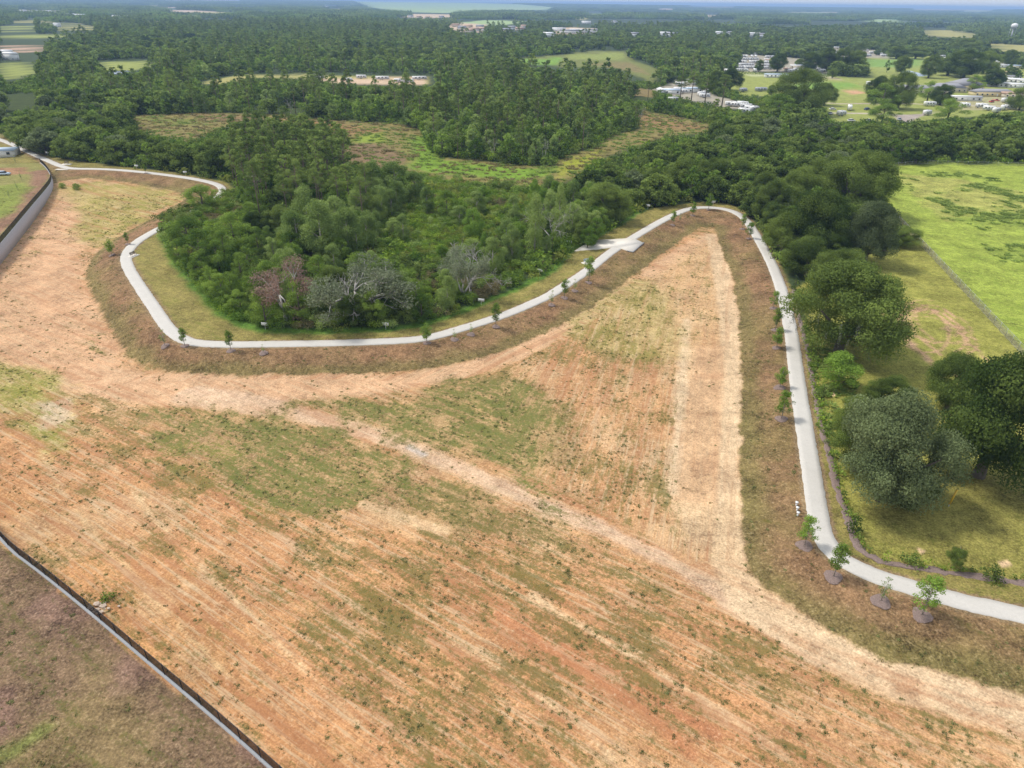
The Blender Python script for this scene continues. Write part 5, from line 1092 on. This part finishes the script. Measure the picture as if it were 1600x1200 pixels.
house(1504, 157, -.1, 'long white metal roofed mobile home', 24, 6, 2.7, .8, 'white', 'white', name='mobile_home', cat='mobile home'); house(1585, 152, -.1, 'grey brown roofed shed row at the right edge', 20, 10, 2.8, 1.2, 'cream', 'tanroof', name='shed', cat='building')
for i in range(7): house(1560 + (i % 4) * 15, 127 + (i // 4) * 8 + (i % 4), -.1, 'white mobile home in the rows at the right edge', 18, 5, 2.8, .8, 'white', 'white', group='white mobile homes at the right edge', name='mobile_home', cat='mobile home')
for i, (a, b) in enumerate(((642,27),(655,28),(668,29),(690,28),(706,38),(712,42),(722,46),(732,44),(742,49),(750,44),(754,48),(734,51),(800,46),(812,48),(818,44),(790,50))):
    house(a, b, random.uniform(-.6, .6), 'tiny pale roofed house in the distant town', 20, 11, 4, 4, 'cream' if i % 2 else 'white', 'tanroof' if i % 3 else 'greyroof', group='houses of the distant town')
for i, (a, b, L_) in enumerate(((872,49,34),(890,52,44),(905,51,44),(928,51,34),(858,57,24),(990,57,20),(1036,56,26),(1050,57,22),(1122,55,36),(1140,55,26),(1174,57,34),(1190,58,26),(916,37,30),(960,36,22))):
    house(a, b, random.uniform(-.2, .2), 'far pale building among the woods at the centre of the horizon', L_, 16, 5, 3, 'white', 'greyroof' if i % 2 else 'white', group='far buildings among the central woods', name='warehouse', cat='building')
for i, (a, b) in enumerate(((15,18),(35,19),(55,19),(75,20),(95,20),(70,26),(110,25),(125,26),(185,28),(195,28),(10,90),(18,94),(130,5),(150,5),(325,5),(360,5),(90,42),(300,28),(510,11),(525,12))):
    house(a, max(b, 4), random.uniform(-.2, .2), 'far white building in the woods at the upper left', 34 if b < 30 else 14, 14 if b < 30 else 7, 6, 2, 'white', 'white', group='far white buildings at the upper left', name='warehouse', cat='building')
house(3, 243, .3, 'white flat roofed pavilion cut by the left edge of the photo', 12, 9, 2.6, .6, 'white', 'blueroof', name='pavilion', cat='building'); car(6, 274, .2, 'pale blue car parked at the left edge on the terrace', 'blueroof', group=None)
_r9 = random.Random(9)
for i in range(46):
    z_ = _r9.choice([(1200,1290,96,113),(1285,1385,76,90),(1462,1600,80,98),(1560,1600,98,130),(1030,1130,128,150),(1130,1290,76,90)]); a, b = _r9.uniform(z_[0], z_[1]), _r9.uniform(z_[2], z_[3])
    house(a, b, _r9.uniform(-.3, .3) + _r9.choice([0, 1.57]), 'small low roofed mobile home among the trees of the trailer park', _r9.uniform(11, 17), 5, 2.7, .9, _r9.choice(['white', 'cream']), _r9.choice(['white', 'white', 'greyroof', 'tanroof', 'blueroof']), group='mobile homes among the park trees', name='mobile_home', cat='mobile home')
for i in range(40):
    z_ = _r9.choice([(1200,1290,96,114),(1285,1400,76,92),(1462,1600,82,100),(1560,1600,98,130),(1150,1290,78,92)]); a, b = _r9.uniform(z_[0], z_[1]), _r9.uniform(z_[2], z_[3])
    tree(_r9.choice(['oak', 'oak', 'leafy']), G(a, b), _r9.uniform(.6, .95), 'shade tree standing between the mobile homes of the trailer park', 'shade trees among the mobile homes', i % 3, i, 1)
# hedge, water tower, lone trees of the park
hd = MB(); e = empty('hedge', (0, 0, 0), 0, 'long clipped dark hedge in front of the trailer blocks', 'hedge'); hpx = resample(W([(1128,115),(1200,117),(1292,120)]), 3)
V, Q, T = leaves([(a, b, 1.1, 2.0, random.uniform(.0, .4), .8) for a, b in hpx], np.random.default_rng(4), 10, .4); link('foliage', mesh_np('foliage', V, Q, [M['oak']], cols=T), e)
g_ = G(1577, 66); e = empty('water_tower', g_, 0, 'white ball topped water tower on legs at the upper right', 'water tower'); mb = MB()
mb.tube([(0, 0, 24), (0, 0, 25.5), (0, 0, 28), (0, 0, 31), (0, 0, 33), (0, 0, 34)], [1, 4.5, 6, 6, 4.2, .8], 14); mb.build('tank', M['white'], e, smooth=True)
for k in range(4): a = .78 + k * 1.571; MB().tube([(5.5 * math.cos(a), 5.5 * math.sin(a), -.5), (4.6 * math.cos(a), 4.6 * math.sin(a), 26)], .35, 6).build('leg', M['metal'], e)
MB().tube([(0, 0, -.5), (0, 0, 24.5)], .8, 8).build('riser', M['metal'], e)
PT = [('oak',1245,178,78,62,'big rounded oak at the near side of the park lawn'),('leafy',1213,190,62,44,'light green round tree left of the big rounded oak'),('oak',1287,165,34,30,'dark oak joined to the right of the big rounded oak'),('oak',1205,148,16,13,'small round tree beside the long silver trailer'),('oak',1368,160,42,36,'dark reddish oak left of the big trees in the park'),('leafy',1376,172,44,36,'yellow green round tree in front of the dark park trees'),('oak',1402,170,46,48,'tall dark oak in the centre of the park'),('leafy',1377,192,46,30,'low round green tree at the near lane of the park'),('leafy',1448,160,32,28,'yellow green tree above the white motorhome'),('oak',1468,164,32,26,'dark tree right of the yellow green one'),('leafy',1480,188,44,32,'dense green tree in front of the white trailer'),('leafy',1521,142,26,20,'green tree in front of the hipped roof hall'),('oak',1548,135,32,22,'dark round oak behind the yellow building'),
 ('oak',1407,116,26,24,'umbrella shaped tree above the pale blue pond'),('oak',1450,122,30,28,'grey green tree right of the pale blue pond'),('oak',1505,122,50,34,'large rounded oak behind the clubhouse'),('oak',1535,115,40,28,'oak at the right of the one behind the clubhouse'),('oak',1480,118,40,24,'dark oak left of the one behind the clubhouse'),('leafy',1385,113,9,16,'slim small tree on the park lawn'),('oak',1350,121,14,11,'little round tree beside the park drive'),('oak',1300,122,16,13,'dark little tree at the end of the hedge'),('oak',1316,112,32,30,'rounded tree left of the green lawn'),('oak',1336,112,32,28,'rounded tree at the edge of the green lawn'),('oak',1290,110,34,28,'tall tree behind the right end of the hedge'),('oak',1185,112,14,16,'dark oak amid the trailer block'),('oak',1265,112,34,26,'spreading oak behind the middle of the hedge'),('oak',1214,112,28,24,'grey oak between the trailer blocks'),('oak',1575,105,20,20,'dark pointed tree beyond the mobile homes'),('oak',1562,92,14,9,'small dark tree beyond the mobile homes'),
 ('oak',1340,86,20,14,'dark oak at the far row of trailers'),('oak',1400,92,30,16,'dark oaks left of the far pond'),('oak',1430,92,34,16,'dark oak behind the far lawn'),('oak',1510,84,40,18,'dark oak clump beyond the pond'),('oak',1592,172,34,28,'dark oak at the right edge beside the crowded vehicles'),('oak',1115,147,26,34,'dark oak left of the park lawn'),('oak',1140,141,36,30,'large dark oak at the left corner of the park lawn'),('pine',1080,158,26,40,'pine among the trailers left of the park'),('pine',1100,168,28,46,'tall pine among the trailers left of the park'),('pine',1127,170,30,46,'tallest pine left of the park lawn'),('pine',1062,160,24,38,'slim pine beside the marsh and the trailers'),('leafy',1040,172,30,18,'low round tree at the foot of the pines'),('pine',1012,156,14,26,'lone pine standing in the brown marsh')]
for i, (k_, a, b, w_, h_, lab) in enumerate(PT): scaled(k_, a, b, w_, h_, lab, i % 3)
# ---------------------------------------------------------------- air
hm_, t, out = newmat('haze'); pv = N(t, 'ShaderNodeVolumePrincipled'); pv.inputs['Density'].default_value = 1.15e-4; pv.inputs['Color'].default_value = (.42, .64, 1.0, 1); pv.inputs['Anisotropy'].default_value = 0.0
t.links.new(pv.outputs[0], out.inputs['Volume'])
hzb = MB().box(-33000, 33000, -120, 33000, -8, 90).build('haze', hm_); tag(hzb, 'thin blue haze over the far woods', kind='stuff')
print('done')
